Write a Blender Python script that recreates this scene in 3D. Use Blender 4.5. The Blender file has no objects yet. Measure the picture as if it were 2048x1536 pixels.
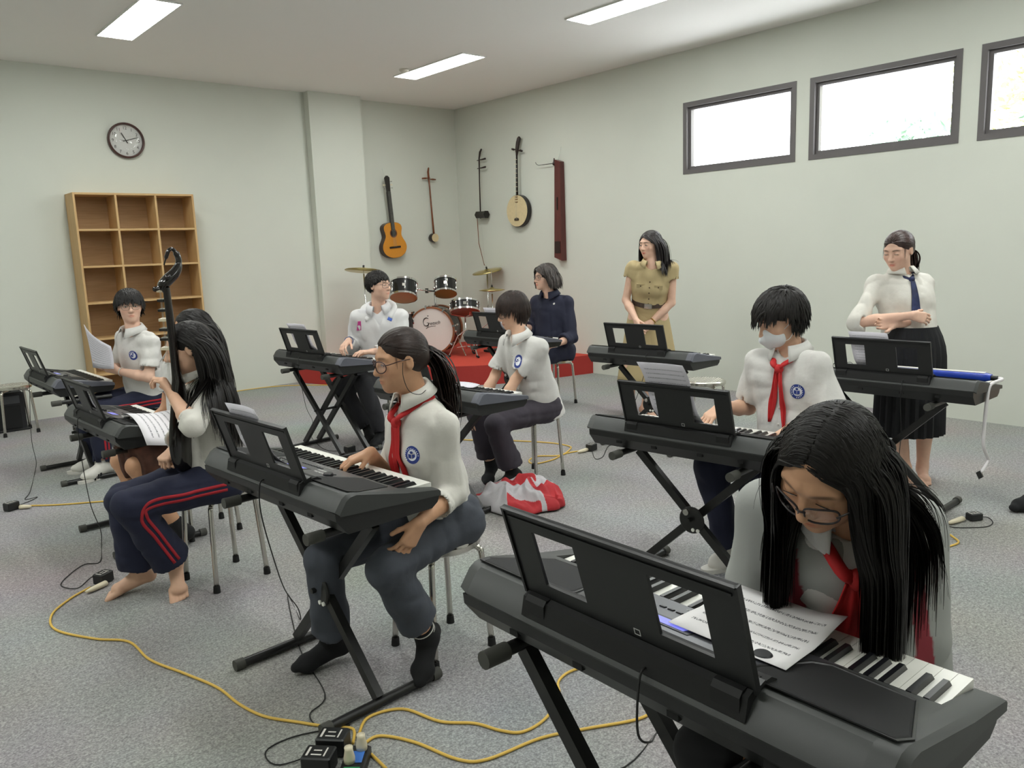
import bpy, math, random
import numpy as np
from mathutils import Vector, Matrix
from mathutils.bvhtree import BVHTree
random.seed(7); rng = np.random.default_rng(7)
scene = bpy.context.scene
COL = scene.collection
# ---------------------------------------------------------------- camera
FPX, YAW, PITCH, ROLL, CAMH = 1596.43, 0.7118, 0.1670, -0.0362, 1.5
def _cam_axes():
    cy, sy, cp, sp = math.cos(YAW), math.sin(YAW), math.cos(PITCH), math.sin(PITCH)
    F = Vector((sy*cp, cy*cp, -sp)); R = Vector((cy, -sy, 0)); U = R.cross(F)
    c, s = math.cos(ROLL), math.sin(ROLL)
    return c*R + s*U, -s*R + c*U, F
CR, CU, CF = _cam_axes()
CAM = Vector((0, 0, CAMH))
cd = bpy.data.cameras.new('camera'); cam = bpy.data.objects.new('camera', cd); COL.objects.link(cam)
cd.sensor_width = 36; cd.lens = FPX/2048*36; cd.clip_start = 0.05
m = Matrix.Identity(4)
for i in range(3):
    m[i][0], m[i][1], m[i][2], m[i][3] = CR[i], CU[i], -CF[i], CAM[i]
cam.matrix_world = m
scene.camera = cam
def ray(px, py): return (px-1024)/FPX*CR - (py-768)/FPX*CU + CF
def atz(px, py, z): d = ray(px, py); return CAM + d*((z-CAMH)/d.z)
def aty(px, py, y): d = ray(px, py); return CAM + d*(y/d.y)
def atx(px, py, x): d = ray(px, py); return CAM + d*(x/d.x)
# ---------------------------------------------------------------- light and exposure
vs = scene.view_settings
vs.view_transform = 'Standard'; vs.look = 'None'; vs.gamma = 1; vs.use_curve_mapping = False
vs.exposure = 0.35
SKY = 9.0; PANEL = 24.0
w = bpy.data.worlds.new('sky'); scene.world = w; w.use_nodes = True
bg = w.node_tree.nodes['Background']; bg.inputs[0].default_value = (0.93, 0.97, 1, 1); bg.inputs[1].default_value = SKY
# ---------------------------------------------------------------- helpers
def lin(c):
    if isinstance(c, str):
        c = [int(c[i:i+2], 16)/255 for i in (0, 2, 4)]
    return tuple(v/12.92 if v <= .04045 else ((v+.055)/1.055)**2.4 for v in c[:3]) + (1,)
MATS = {}
def mat(name, col, rough=.5, metal=0, bump=0, bscale=60, var=0, vscale=8, spec=.5, attr=False, emit=0, sheen=0, stretch=None, alpha=1, trans=0, coat=0, bdist=.01, sss=0):
    if name in MATS: return MATS[name]
    M = bpy.data.materials.new(name); MATS[name] = M; M.use_nodes = True
    nt = M.node_tree; b = nt.nodes['Principled BSDF']; c = lin(col)
    b.inputs['Base Color'].default_value = c; b.inputs['Roughness'].default_value = rough
    b.inputs['Metallic'].default_value = metal; b.inputs['Specular IOR Level'].default_value = spec
    if sheen: b.inputs['Sheen Weight'].default_value = sheen
    if coat: b.inputs['Coat Weight'].default_value = coat
    if trans: b.inputs['Transmission Weight'].default_value = trans
    if alpha < 1: b.inputs['Alpha'].default_value = alpha
    if sss:
        b.inputs['Subsurface Weight'].default_value = sss; b.inputs['Subsurface Radius'].default_value = (.012, .005, .003)
    if emit:
        b.inputs['Emission Color'].default_value = c; b.inputs['Emission Strength'].default_value = emit
    tc = nt.nodes.new('ShaderNodeTexCoord'); src = tc.outputs['Object']
    if stretch:
        mp = nt.nodes.new('ShaderNodeMapping'); mp.inputs['Scale'].default_value = stretch
        nt.links.new(src, mp.inputs['Vector']); src = mp.outputs['Vector']
    colsock = None
    if var:
        n = nt.nodes.new('ShaderNodeTexNoise'); n.inputs['Scale'].default_value = vscale; n.inputs['Detail'].default_value = 5
        nt.links.new(src, n.inputs['Vector'])
        r = nt.nodes.new('ShaderNodeValToRGB')
        r.color_ramp.elements[0].position = .3; r.color_ramp.elements[1].position = .7
        r.color_ramp.elements[0].color = tuple(v*(1-var) for v in c[:3])+(1,)
        r.color_ramp.elements[1].color = tuple(min(1, v*(1+var)) for v in c[:3])+(1,)
        nt.links.new(n.outputs['Fac'], r.inputs['Fac']); colsock = r.outputs['Color']
    if attr:
        a = nt.nodes.new('ShaderNodeAttribute'); a.attribute_name = 'tint'
        mx = nt.nodes.new('ShaderNodeMix'); mx.data_type = 'RGBA'; mx.blend_type = 'MULTIPLY'; mx.inputs[0].default_value = 1
        if colsock: nt.links.new(colsock, mx.inputs[6])
        else: mx.inputs[6].default_value = c
        nt.links.new(a.outputs['Color'], mx.inputs[7]); colsock = mx.outputs[2]
    if colsock: nt.links.new(colsock, b.inputs['Base Color'])
    if bump:
        n2 = nt.nodes.new('ShaderNodeTexNoise'); n2.inputs['Scale'].default_value = bscale; n2.inputs['Detail'].default_value = 4
        nt.links.new(src, n2.inputs['Vector'])
        bp = nt.nodes.new('ShaderNodeBump'); bp.inputs['Strength'].default_value = bump; bp.inputs['Distance'].default_value = bdist
        nt.links.new(n2.outputs['Fac'], bp.inputs['Height']); nt.links.new(bp.outputs['Normal'], b.inputs['Normal'])
    return M
def V(*a): return Vector(a if len(a) > 1 else a[0])
class MB:
    """collects shapes; build() links them as one mesh object"""
    def __init__(s): s.v = []; s.f = []; s.m = []; s.mi = 0
    def add(s, vs, fs):
        o = len(s.v); s.v += [tuple(p) for p in vs]; s.f += [tuple(i+o for i in f) for f in fs]; s.m += [s.mi]*len(fs); return s
    def box(s, lo, hi, bev=0):
        x0, y0, z0 = lo; x1, y1, z1 = hi
        if not bev:
            return s.add([(x0,y0,z0),(x1,y0,z0),(x1,y1,z0),(x0,y1,z0),(x0,y0,z1),(x1,y0,z1),(x1,y1,z1),(x0,y1,z1)],
                  [(3,2,1,0),(4,5,6,7),(0,1,5,4),(1,2,6,5),(2,3,7,6),(3,0,4,7)])
        b = bev; vs = []
        for (zz, e) in ((z0, b), (z0+b, 0), (z1-b, 0), (z1, b)):
            for (px, py) in ((x0+e+b, y0+e), (x1-e-b, y0+e), (x1-e, y0+e+b), (x1-e, y1-e-b), (x1-e-b, y1-e), (x0+e+b, y1-e), (x0+e, y1-e-b), (x0+e, y0+e+b)):
                vs.append((px, py, zz))
        fs = [tuple(range(7, -1, -1)), tuple(range(24, 32))]
        for r in range(3):
            for i in range(8): j = (i+1) % 8; fs.append((r*8+i, r*8+j, r*8+8+j, r*8+8+i))
        return s.add(vs, fs)
    def obox(s, c, ax, ay, az):
        """oriented box: centre and three half-axis vectors"""
        c, ax, ay, az = V(c), V(ax), V(ay), V(az); vs = []
        for k in (-1, 1):
            for (i, j) in ((-1,-1),(1,-1),(1,1),(-1,1)): vs.append(c+i*ax+j*ay+k*az)
        return s.add(vs, [(3,2,1,0),(4,5,6,7),(0,1,5,4),(1,2,6,5),(2,3,7,6),(3,0,4,7)])
    def prism(s, poly, axis, a, b):
        """extrude 2D polygon; axis 'y': poly in (x,z); 'x': (y,z); 'z': (x,y)"""
        def P(q, t):
            return (q[0], t, q[1]) if axis == 'y' else (t, q[0], q[1]) if axis == 'x' else (q[0], q[1], t)
        n = len(poly); vs = [P(q, a) for q in poly]+[P(q, b) for q in poly]
        fs = [tuple(range(n-1, -1, -1)), tuple(range(n, 2*n))]+[(i, (i+1) % n, n+(i+1) % n, n+i) for i in range(n)]
        return s.add(vs, fs)
    def tube(s, pts, r, n=8, cap=True, flat=None, up=None):
        pts = [V(p) for p in pts]; N = len(pts)
        rs = r if isinstance(r, (list, tuple)) else [r]*N
        t0 = (pts[1]-pts[0]).normalized()
        u = V(up) if up is not None else (V(0,0,1) if abs(t0.z) < .9 else V(1,0,0))
        u = (u-t0*u.dot(t0)).normalized(); vs = []; pt = t0
        for i, p in enumerate(pts):
            t = (pts[min(i+1, N-1)]-pts[max(i-1, 0)])
            t = t.normalized() if t.length > 1e-9 else pt
            u = (u-t*u.dot(t))
            u = u.normalized() if u.length > 1e-6 else t.orthogonal().normalized()
            w_ = t.cross(u); pt = t; fl = flat if flat else 1
            for k in range(n):
                a = 2*math.pi*k/n
                vs.append(p+rs[i]*(math.cos(a)*w_+math.sin(a)*u*fl))
        fs = []
        for i in range(N-1):
            for k in range(n): k2 = (k+1) % n; fs.append((i*n+k, i*n+k2, (i+1)*n+k2, (i+1)*n+k))
        if cap: fs += [tuple(range(n-1, -1, -1)), tuple((N-1)*n+k for k in range(n))]
        return s.add(vs, fs)
    def cyl(s, a, b, r, r2=None, n=16): return s.tube([a, b], [r, r if r2 is None else r2], n)
    def sqbar(s, a, b, wdt, hgt, up=(0,0,1)):
        a, b = V(a), V(b); t = (b-a).normalized(); u = V(up); u = (u-t*u.dot(t)).normalized(); w_ = t.cross(u)
        return s.obox((a+b)/2, t*((b-a).length/2), w_*(wdt/2), u*(hgt/2))
    def lathe(s, prof, n=32, c=(0,0,0), axis=(0,0,1), close=False):
        """prof: (radius, height) list"""
        ax = V(axis).normalized(); u = ax.orthogonal().normalized(); w_ = ax.cross(u); c = V(c); vs = []
        for (r, h) in prof:
            for k in range(n):
                a = 2*math.pi*k/n; vs.append(c+ax*h+r*(math.cos(a)*u+math.sin(a)*w_))
        fs = []; L = len(prof)
        for i in range(L if close else L-1):
            i2 = (i+1) % L
            for k in range(n): k2 = (k+1) % n; fs.append((i*n+k, i*n+k2, i2*n+k2, i2*n+k))
        if not close: fs += [tuple(range(n-1, -1, -1)), tuple((L-1)*n+k for k in range(n))]
        return s.add(vs, fs)
    def grid(s, rows, closed=False):
        """rows of points (equal length)"""
        nr, nc = len(rows), len(rows[0]); vs = [p for r in rows for p in r]; fs = []
        for i in range(nr-1):
            for j in range(nc if closed else nc-1):
                j2 = (j+1) % nc; fs.append((i*nc+j, i*nc+j2, (i+1)*nc+j2, (i+1)*nc+j))
        return s.add(vs, fs)
    def ball(s, c, r, n=10):
        rx = r if isinstance(r, (tuple, list)) else (r, r, r); c = V(c); rows = []
        for i in range(n+1):
            t = math.pi*i/n; rows.append([c+V(rx[0]*math.sin(t)*math.cos(2*math.pi*k/(2*n)), rx[1]*math.sin(t)*math.sin(2*math.pi*k/(2*n)), -rx[2]*math.cos(t)) for k in range(2*n)])
        return s.grid(rows, True)
    def build(s, name, ms, parent=None, smooth=False, solid=0, angle=None, origin=None):
        me = bpy.data.meshes.new(name)
        vv = s.v
        if origin is not None: ox, oy, oz = origin; vv = [(a-ox, b-oy, c-oz) for a, b, c in vv]
        me.from_pydata(vv, [], s.f); ms = ms if isinstance(ms, (list, tuple)) else [ms]
        for q in ms: me.materials.append(q)
        if len(ms) > 1: me.polygons.foreach_set('material_index', s.m)
        me.update()
        o = bpy.data.objects.new(name, me); COL.objects.link(o)
        if smooth or angle:
            me.polygons.foreach_set('use_smooth', [True]*len(me.polygons))
            if angle: me.set_sharp_from_angle(angle=math.radians(angle))
        if solid:
            md = o.modifiers.new('solid', 'SOLIDIFY'); md.thickness = solid; md.offset = 0
        if parent is not None: o.parent = parent
        elif origin is not None: o.location = origin
        return o
def tag(o, label=None, cat=None, group=None, kind=None):
    if label: o['label'] = label
    if cat: o['category'] = cat
    if group: o['group'] = group
    if kind: o['kind'] = kind
    return o
def thing(name, label, cat, loc=(0,0,0), rz=0, group=None):
    o = bpy.data.objects.new(name, None); COL.objects.link(o); o.empty_display_size = .05
    o.location = loc; o.rotation_euler = (0, 0, rz); return tag(o, label, cat, group)
def dup(o, parent=None):
    c = o.copy(); COL.objects.link(c); c.parent = parent
    for ch in [x for x in o.children]: dup(ch, c)
    return c
def smooth_path(pts, n=8):
    """Catmull-Rom through the points"""
    P = [V(p) for p in pts]; P = [2*P[0]-P[1]]+P+[2*P[-1]-P[-2]]; out = []
    for i in range(1, len(P)-2):
        for k in range(n):
            t = k/n; a, b, c, d = P[i-1], P[i], P[i+1], P[i+2]
            out.append(.5*((2*b)+(c-a)*t+(2*a-5*b+4*c-d)*t*t+(3*b-a-3*c+d)*t**3))
    return out+[P[-2]]
def text_mesh(name, body, size, mt, M, parent=None, extrude=.0006, align='CENTER'):
    cu = bpy.data.curves.new(name, 'FONT'); cu.body = body; cu.size = size; cu.extrude = extrude; cu.align_x = align; cu.align_y = 'CENTER'
    cu.resolution_u = 3
    t = bpy.data.objects.new(name, cu); COL.objects.link(t)
    dg = bpy.context.evaluated_depsgraph_get(); me = bpy.data.meshes.new_from_object(t.evaluated_get(dg))
    bpy.data.objects.remove(t); bpy.data.curves.remove(cu)
    me.materials.clear(); me.materials.append(mt)
    o = bpy.data.objects.new(name, me); COL.objects.link(o)
    me.transform(M)
    if parent is not None: o.parent = parent
    return o
# ---------------------------------------------------------------- materials
M_wall = mat('wall_paint', 'd4d7cd', .85, var=.02, vscale=1.5, bump=.02, bscale=300)
M_ceil = mat('ceiling_paint', 'f1f0ec', .9)
M_black = mat('black_plastic', '1c1d1d', .42, bump=.05, bscale=900, bdist=.002)
M_grey = mat('grey_plastic', '3b3d3c', .48, bump=.06, bscale=900, bdist=.002)
M_greyend = mat('bluish_grey_plastic', '5c5e67', .5)
M_panel = mat('panel_plastic', '46474b', .28)
M_grille = mat('speaker_mesh', '0c0d0f', .75, bump=.5, bscale=1500, bdist=.001)
M_white = mat('white_plastic', 'e9e9e2', .3)
M_key = mat('key_white', 'efeee6', .22)
M_bkey = mat('key_black', '15161a', .3)
M_steel = mat('stainless', 'cfccc4', .22, metal=1)
M_chrome = mat('chrome', 'e0e0e0', .12, metal=1)
M_stand = mat('stand_metal', '191918', .38, var=.3, vscale=15)
M_rubber = mat('rubber', '151515', .8)
M_gum = mat('grey_rubber', '4a4a45', .75)
M_lcd = mat('lcd', '7f82e0', .2, emit=.4)
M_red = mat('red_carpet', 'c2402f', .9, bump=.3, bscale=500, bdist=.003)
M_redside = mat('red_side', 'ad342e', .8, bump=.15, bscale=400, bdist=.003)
M_yellow = mat('yellow_cord', 'e2bb55', .45)
M_cord = mat('black_cord', '111111', .5)
M_ivory = mat('ivory_plug', 'e6dcc0', .4)
def wood(name, a, b, scale, rough=.5, axis=2, dist=2.0):
    M = bpy.data.materials.new(name); M.use_nodes = True; nt = M.node_tree; p = nt.nodes['Principled BSDF']; p.inputs['Roughness'].default_value = rough
    tc = nt.nodes.new('ShaderNodeTexCoord'); mp = nt.nodes.new('ShaderNodeMapping')
    s = [scale]*3; s[axis] = scale*.06; mp.inputs['Scale'].default_value = s
    n = nt.nodes.new('ShaderNodeTexNoise'); n.inputs['Scale'].default_value = 1; n.inputs['Detail'].default_value = 6; n.inputs['Distortion'].default_value = dist
    r = nt.nodes.new('ShaderNodeValToRGB'); r.color_ramp.elements[0].color = lin(a); r.color_ramp.elements[1].color = lin(b)
    r.color_ramp.elements[0].position = .3; r.color_ramp.elements[1].position = .7
    L = nt.links.new; L(tc.outputs['Object'], mp.inputs[0]); L(mp.outputs[0], n.inputs['Vector']); L(n.outputs['Fac'], r.inputs[0]); L(r.outputs[0], p.inputs['Base Color'])
    return M
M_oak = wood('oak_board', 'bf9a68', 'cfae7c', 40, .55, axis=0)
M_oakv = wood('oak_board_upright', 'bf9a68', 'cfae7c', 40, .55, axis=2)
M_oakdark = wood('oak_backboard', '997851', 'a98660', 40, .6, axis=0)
def carpet():
    M = bpy.data.materials.new('grey_carpet'); M.use_nodes = True; nt = M.node_tree; p = nt.nodes['Principled BSDF']; L = nt.links.new
    p.inputs['Roughness'].default_value = .95; p.inputs['Specular IOR Level'].default_value = .1
    tc = nt.nodes.new('ShaderNodeTexCoord')
    n = nt.nodes.new('ShaderNodeTexNoise'); n.inputs['Scale'].default_value = 130; n.inputs['Detail'].default_value = 3; n.inputs['Roughness'].default_value = .7
    r = nt.nodes.new('ShaderNodeValToRGB'); e = r.color_ramp.elements
    e[0].position = .38; e[0].color = lin('848483'); e[1].position = .62; e[1].color = lin('bfbebc')
    m = r.color_ramp.elements.new(.5); m.color = lin('a1a09f')
    n2 = nt.nodes.new('ShaderNodeTexNoise'); n2.inputs['Scale'].default_value = 1.3; n2.inputs['Detail'].default_value = 3
    mx = nt.nodes.new('ShaderNodeMix'); mx.data_type = 'RGBA'; mx.blend_type = 'MULTIPLY'; mx.inputs[0].default_value = .25
    bp = nt.nodes.new('ShaderNodeBump'); bp.inputs['Strength'].default_value = .6; bp.inputs['Distance'].default_value = .006
    n3 = nt.nodes.new('ShaderNodeTexNoise'); n3.inputs['Scale'].default_value = 55; n3.inputs['Detail'].default_value = 2; L(tc.outputs['Object'], n3.inputs['Vector']); av = nt.nodes.new('ShaderNodeMix'); av.inputs[0].default_value = .28; L(n.outputs['Fac'], av.inputs[2]); L(n3.outputs['Fac'], av.inputs[3])
    L(tc.outputs['Object'], n.inputs['Vector']); L(av.outputs[0], r.inputs[0]); L(tc.outputs['Object'], n2.inputs['Vector'])
    L(r.outputs[0], mx.inputs[6]); L(n2.outputs['Color'], mx.inputs[7]); L(mx.outputs[2], p.inputs['Base Color'])
    L(n.outputs['Fac'], bp.inputs['Height']); L(bp.outputs[0], p.inputs['Normal'])
    return M
M_carpet = carpet()
# ---------------------------------------------------------------- room
XB, YA, YA2, HC, X0, Y0 = 6.934, 8.969, 9.044, 3.407, -3.2, -2.9
def struct(o): o['kind'] = 'structure'; return o
struct(MB().box((X0-.2, Y0-.2, -.15), (XB+.2, YA2+.2, 0)).build('floor', M_carpet))
struct(MB().box((X0-.2, Y0-.2, HC), (XB+.2, YA2+.2, HC+.15)).build('ceiling', M_ceil))
struct(MB().box((X0-.2, YA, 0), (4.66, YA+.25, HC)).box((4.66, YA2, 0), (XB, YA2+.175, HC)).build('wall_left', M_wall))
struct(MB().box((X0-.2, Y0-.2, 0), (X0, YA, HC)).build('wall_rear', M_wall))
struct(MB().box((X0, Y0-.2, 0), (XB+.2, Y0, HC)).build('wall_near', M_wall))
struct(MB().box((4.66, 8.86, 0), (5.36, YA2, HC)).build('trim_1', M_wall))
WT, WBz = 2.9034, 2.1974
WY = [(3.9603, 5.2118), (2.5699, 3.8284), (1.18, 2.4363)]
wb = MB(); wb.box((XB, Y0, 0), (XB+.2, YA2, WBz)); wb.box((XB, Y0, WT), (XB+.2, YA2, HC))
ys = [Y0]+sorted([v for p in WY for v in p])+[YA2]
for a, b in zip(ys[0::2], ys[1::2]): wb.box((XB, a, WBz), (XB+.2, b, WT))
struct(wb.build('wall_right', M_wall))
M_frame = mat('window_frame', '625e5e', .45)
M_glass = bpy.data.materials.new('window_glass'); M_glass.use_nodes = True
_nt = M_glass.node_tree; _nt.nodes.remove(_nt.nodes['Principled BSDF'])
_t = _nt.nodes.new('ShaderNodeBsdfTransparent'); _g = _nt.nodes.new('ShaderNodeBsdfGlossy'); _g.inputs['Roughness'].default_value = .02
_mx = _nt.nodes.new('ShaderNodeMixShader'); _mx.inputs[0].default_value = .06
_nt.links.new(_t.outputs[0], _mx.inputs[1]); _nt.links.new(_g.outputs[0], _mx.inputs[2]); _nt.links.new(_mx.outputs[0], _nt.nodes['Material Output'].inputs[0])
for i, (a, b) in enumerate(WY):
    o = bpy.data.objects.new('window_%d' % (i+1), None); COL.objects.link(o); o.location = (XB, (a+b)/2, (WT+WBz)/2); o['kind'] = 'structure'
    hy, hz = (b-a)/2, (WT-WBz)/2
    def ring(f0, f1, x0, x1):
        q = MB()
        q.box((x0, -hy+f0, -hz+f0), (x1, -hy+f1, hz-f0)); q.box((x0, hy-f1, -hz+f0), (x1, hy-f0, hz-f0))
        q.box((x0, -hy+f1, hz-f1), (x1, hy-f1, hz-f0)); q.box((x0, -hy+f1, -hz+f0), (x1, hy-f1, -hz+f1)); return q
    ring(0, .045, -.006, .11).build('frame', M_frame, o)
    ring(.045, .075, .03, .08).build('sash', M_frame, o)
    MB().box((.05, -hy+.075, -hz+.075), (.056, hy-.075, hz-.075)).build('pane', M_glass, o)
# ceiling panels (a regular grid; those behind the camera belong to the same room)
M_emit = mat('led_panel', 'fbfefa', .5, emit=PANEL); M_rim = mat('panel_rim', 'e8e8e4', .4)
def panel(x, y, lab):
    t = thing('ceiling_light', lab, 'ceiling light', (x, y, HC), 0, 'flush ceiling light panels')
    q = MB(); W, L, d = .15, .62, .012
    q.box((-W, -L, -d), (-W+.012, L, 0)); q.box((W-.012, -L, -d), (W, L, 0)); q.box((-W+.012, -L, -d), (W-.012, -L+.012, 0)); q.box((-W+.012, L-.012, -d), (W-.012, L, 0))
    q.build('rim', M_rim, t)
    MB().box((-W+.012, -L+.012, -.009), (W-.012, L-.012, -.002)).build('diffuser', M_emit, t)
for x, y, lab in [(2.235, 7.0, 'white flush light panel on the ceiling above the clock'), (5.225, 7.06, 'small bright light panel on the ceiling near the room corner'), (5.25, 4.44, 'light panel on the ceiling nearest the windows, cut by the top edge'),
    (2.235, 4.44, 'rectangular ceiling light panel over the middle of the room, out of view'), (-.75, 7.03, 'ceiling light panel by the far left corner, out of view'), (-.75, 4.44, 'ceiling light panel on the left side, out of view'),
    (2.235, 1.8, 'ceiling light panel above the front keyboards, out of view'), (5.25, 1.8, 'ceiling light panel above the blue mouth organ, out of view'), (-.75, 1.8, 'ceiling light panel left of the camera, out of view'),
    (2.235, -.8, 'ceiling light panel behind the camera, out of view'), (5.25, -.8, 'ceiling light panel behind and right of the camera, out of view')]:
    panel(x, y, lab)
sd = thing('smoke_detector', 'small round white smoke detector on the ceiling beside the corner light', 'smoke detector', (5.0, 7.35, HC))
MB().lathe([(.05, 0), (.05, -.015), (.035, -.03), (.0, -.032)], 20).build('body', mat('detector', 'd8d4c8', .5), sd, smooth=True)
# stage platform
stg = [(4.3, 8.955), (4.36, 8.72), (4.47, 8.42), (4.66, 8.05), (4.95, 7.6), (5.28, 7.22), (5.55, 6.98), (5.85, 6.81), (6.2, 6.70), (6.55, 6.62), (6.932, 6.54)]
stg = [(p.x, p.y) for p in smooth_path([(a, b, 0) for a, b in stg], 5)]
poly = stg+[(6.932, 9.04), (5.365, 9.04), (5.365, 8.855), (4.655, 8.855), (4.655, 8.964), (4.3, 8.964)]
st = thing('stage_platform', 'low red carpeted platform filling the corner under the drum kit', 'stage', (5.8, 7.6, 0))
q = MB(); n = len(poly); zt = .222
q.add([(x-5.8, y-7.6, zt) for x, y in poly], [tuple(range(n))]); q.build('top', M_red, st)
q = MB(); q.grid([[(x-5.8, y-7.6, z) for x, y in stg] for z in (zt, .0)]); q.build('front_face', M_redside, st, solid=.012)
# ---------------------------------------------------------------- bookcase
bc = thing('bookcase', 'empty oak bookcase of square cubbyholes against the wall under the clock', 'bookcase', (2.575, 8.965, 0))
def bpart(nm, x0, x1, y0, y1, z0, z1, mt): MB().box((x0, y0, z0), (x1, y1, z1), .0012).build(nm, mt, bc)
W = .575; D = -.30; T = .02; Hb = 2.19
for s in (-1, 1): bpart('side_panel', s*W-(T if s > 0 else 0), s*W+(T if s < 0 else 0), D, 0, 0, Hb, M_oakv)
bpart('top_panel', -W+T, W-T, D, 0, Hb-T, Hb, M_oak)
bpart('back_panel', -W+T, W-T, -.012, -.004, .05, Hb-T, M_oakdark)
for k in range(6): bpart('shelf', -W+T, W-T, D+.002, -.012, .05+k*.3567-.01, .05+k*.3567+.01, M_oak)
bpart('plinth', -W+T, W-T, D+.03, D+.045, 0, .04, M_oak)
for x in (-.19, .19):
    for k in range(6): bpart('divider', x-.01, x+.01, D+.002, -.012, .06+k*.3567, .04+(k+1)*.3567 if k < 5 else Hb-T, M_oakv)
# ---------------------------------------------------------------- clock
ck = thing('wall_clock', 'round white wall clock with a dark brown rim above the bookcase', 'clock', (2.627, YA, 2.738))
MB().lathe([(.160, .045), (.166, .05), (.174, .046), (.178, .03), (.178, .002), (.156, .002), (.156, .03)], 48, axis=(0,-1,0), close=True).build('rim', mat('clock_rim', '4a2f2b', .3), ck, smooth=True)
MB().lathe([(.158, .004), (.158, .012)], 48, axis=(0,-1,0)).build('dial', mat('clock_dial', 'dcdcd8', .5), ck)
M_num = mat('clock_ink', '3c3c38', .6)
FX = Matrix(((1,0,0,0),(0,0,-1,0),(0,1,0,0),(0,0,0,1)))   # text plane facing -Y
for k in range(1, 13):
    a = math.radians(90-30*k)
    text_mesh('numeral', str(k), .042, M_num, Matrix.Translation((.125*math.cos(a), -.0135, .125*math.sin(a)-.002)) @ FX, ck, .0004)
def hand(nm, ang, L, wd, y, tail=.03):
    a = math.radians(ang); d = V(math.cos(a), 0, math.sin(a)); MB().sqbar(V(0, y, 0)-d*tail, V(0, y, 0)+d*L, .002, wd, up=(0,1,0) if 0 else V(-d.z, 0, d.x)).build(nm, M_num, ck)
hand('hour_hand', 118, .085, .010, -.018); hand('minute_hand', 17, .12, .007, -.021); hand('second_hand', 182, .055, .004, -.024, .02)
MB().lathe([(.157, .036), (.157, .039), (.09, .0425), (0, .044)], 48, axis=(0,-1,0)).build('glass', M_glass, ck, smooth=True)
# ---------------------------------------------------------------- instruments on the walls
M_hook = mat('white_cord', 'c9cdc4', .7)
def inst(nm, lab, cat, base, up, lat, nrm):
    """frame: local x = lateral, local y = out of the wall, local z = along the instrument"""
    t = thing(nm, lab, cat, base); u = V(up).normalized(); n = V(nrm); l = u.cross(n)*-1; l.normalize(); n = l.cross(u)*-1
    if l.dot(V(lat)) < 0: l = -l
    mm = Matrix.Identity(4)
    for i in range(3): mm[i][0], mm[i][1], mm[i][2], mm[i][3] = l[i], V(nrm)[i], u[i], base[i]
    t.matrix_world = mm; return t
g = inst('acoustic_guitar', 'orange topped acoustic guitar hanging beside the wall column', 'guitar', (5.80, YA2-.006, 1.443), (-.07, 0, 1), (1, 0, 0), (0, -1, 0))
prof = [(0, 0), (.004, .05), (.02, .10), (.06, .155), (.12, .183), (.18, .176), (.24, .142), (.285, .122), (.33, .126), (.38, .138), (.42, .126), (.447, .085), (.458, .03), (.46, 0)]
pp = smooth_path([(a, b, 0) for a, b in prof], 4); outl = [(p.y, p.x) for p in pp]+[(-p.y, p.x) for p in pp[-2:0:-1]]
def slab(o, mt, outl, y0, y1, nm):
    n = len(outl); q = MB(); q.add([(x, y0, z) for x, z in outl]+[(x, y1, z) for x, z in outl], [tuple(range(n)), tuple(range(2*n-1, n-1, -1))]+[(i, n+i, n+(i+1) % n, (i+1) % n) for i in range(n)]); return q.build(nm, mt, o, angle=40)
slab(g, mat('guitar_side', '3d2a22', .3), outl, .002, .092, 'body')
slab(g, mat('guitar_top', 'd08a28', .28, var=.08, vscale=40, stretch=(12, 1, 1)), [(x*.985, .004+z*.985) for x, z in outl], .092, .097, 'soundboard')
M_ebony = mat('ebony', '1d1714', .4)
def disc(o, mt, c, r, y0, y1, nm, n=32, r_in=None):
    if r_in: return MB().lathe([(r, y0), (r, y1), (r_in, y1), (r_in, y0)], n, (c[0], 0, c[1]), (0,1,0), close=True).build(nm, mt, o, angle=40)
    return MB().lathe([(r, y0), (r, y1)], n, (c[0], 0, c[1]), (0,1,0)).build(nm, mt, o, angle=40)
disc(g, M_ebony, (0, .318), .043, .097, .0978, 'sound_hole'); disc(g, mat('rosette', '7a3f1c', .4), (0, .318), .056, .097, .0982, 'rosette', r_in=.044)
MB().box((-.085, .097, .128), (.085, .107, .152), .002).build('bridge', M_ebony, g)
MB().box((-.027, .075, .36), (.027, .108, .845), .003).build('neck', M_ebony, g)
MB().add([(-.026,.085,.84),(.026,.085,.84),(.037,.085,1.02),(.012,.085,1.045),(-.012,.085,1.045),(-.037,.085,1.02),(-.026,.103,.84),(.026,.103,.84),(.037,.098,1.02),(.012,.098,1.045),(-.012,.098,1.045),(-.037,.098,1.02)],
   [(0,1,2,3,4,5),(11,10,9,8,7,6)]+[(i, i+6, (i+1) % 6+6, (i+1) % 6) for i in range(6)]).build('headstock', M_ebony, g)
for s in (-1, 1):
    for z in (.89, .93, .97): MB().cyl((s*.03, .092, z), (s*.052, .092, z), .004, n=8).box((s*.06-.009, .084, z-.007), (s*.06+.009, .1, z+.007), .002).build('tuning_peg', M_ivory if z == .93 else M_chrome, g)
for i in range(6): MB().cyl((-.022+i*.0088, .1095, .14), (-.018+i*.0072, .1105, .85), .0006, n=4).build('string', M_chrome, g)
MB().tube([(0, .09, 1.0), (.002, .03, 1.08), (.004, .0, 1.14)], .002, 5).build('hanging_cord', M_hook, g)
M_rose = mat('rosewood', '7b4628', .4, var=.2, vscale=20); M_dark = mat('dark_wood', '2a1b18', .35, var=.2, vscale=25)
M_skin = mat('soundboard_cream', 'd6c49a', .5, var=.06, vscale=30)
g = inst('two_string_fiddle', 'small brown long-necked fiddle with a round skin face beside the guitar', 'string instrument', (6.45, YA2-.004, 1.63), (-.035, 0, 1), (1, 0, 0), (0, -1, 0))
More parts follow.
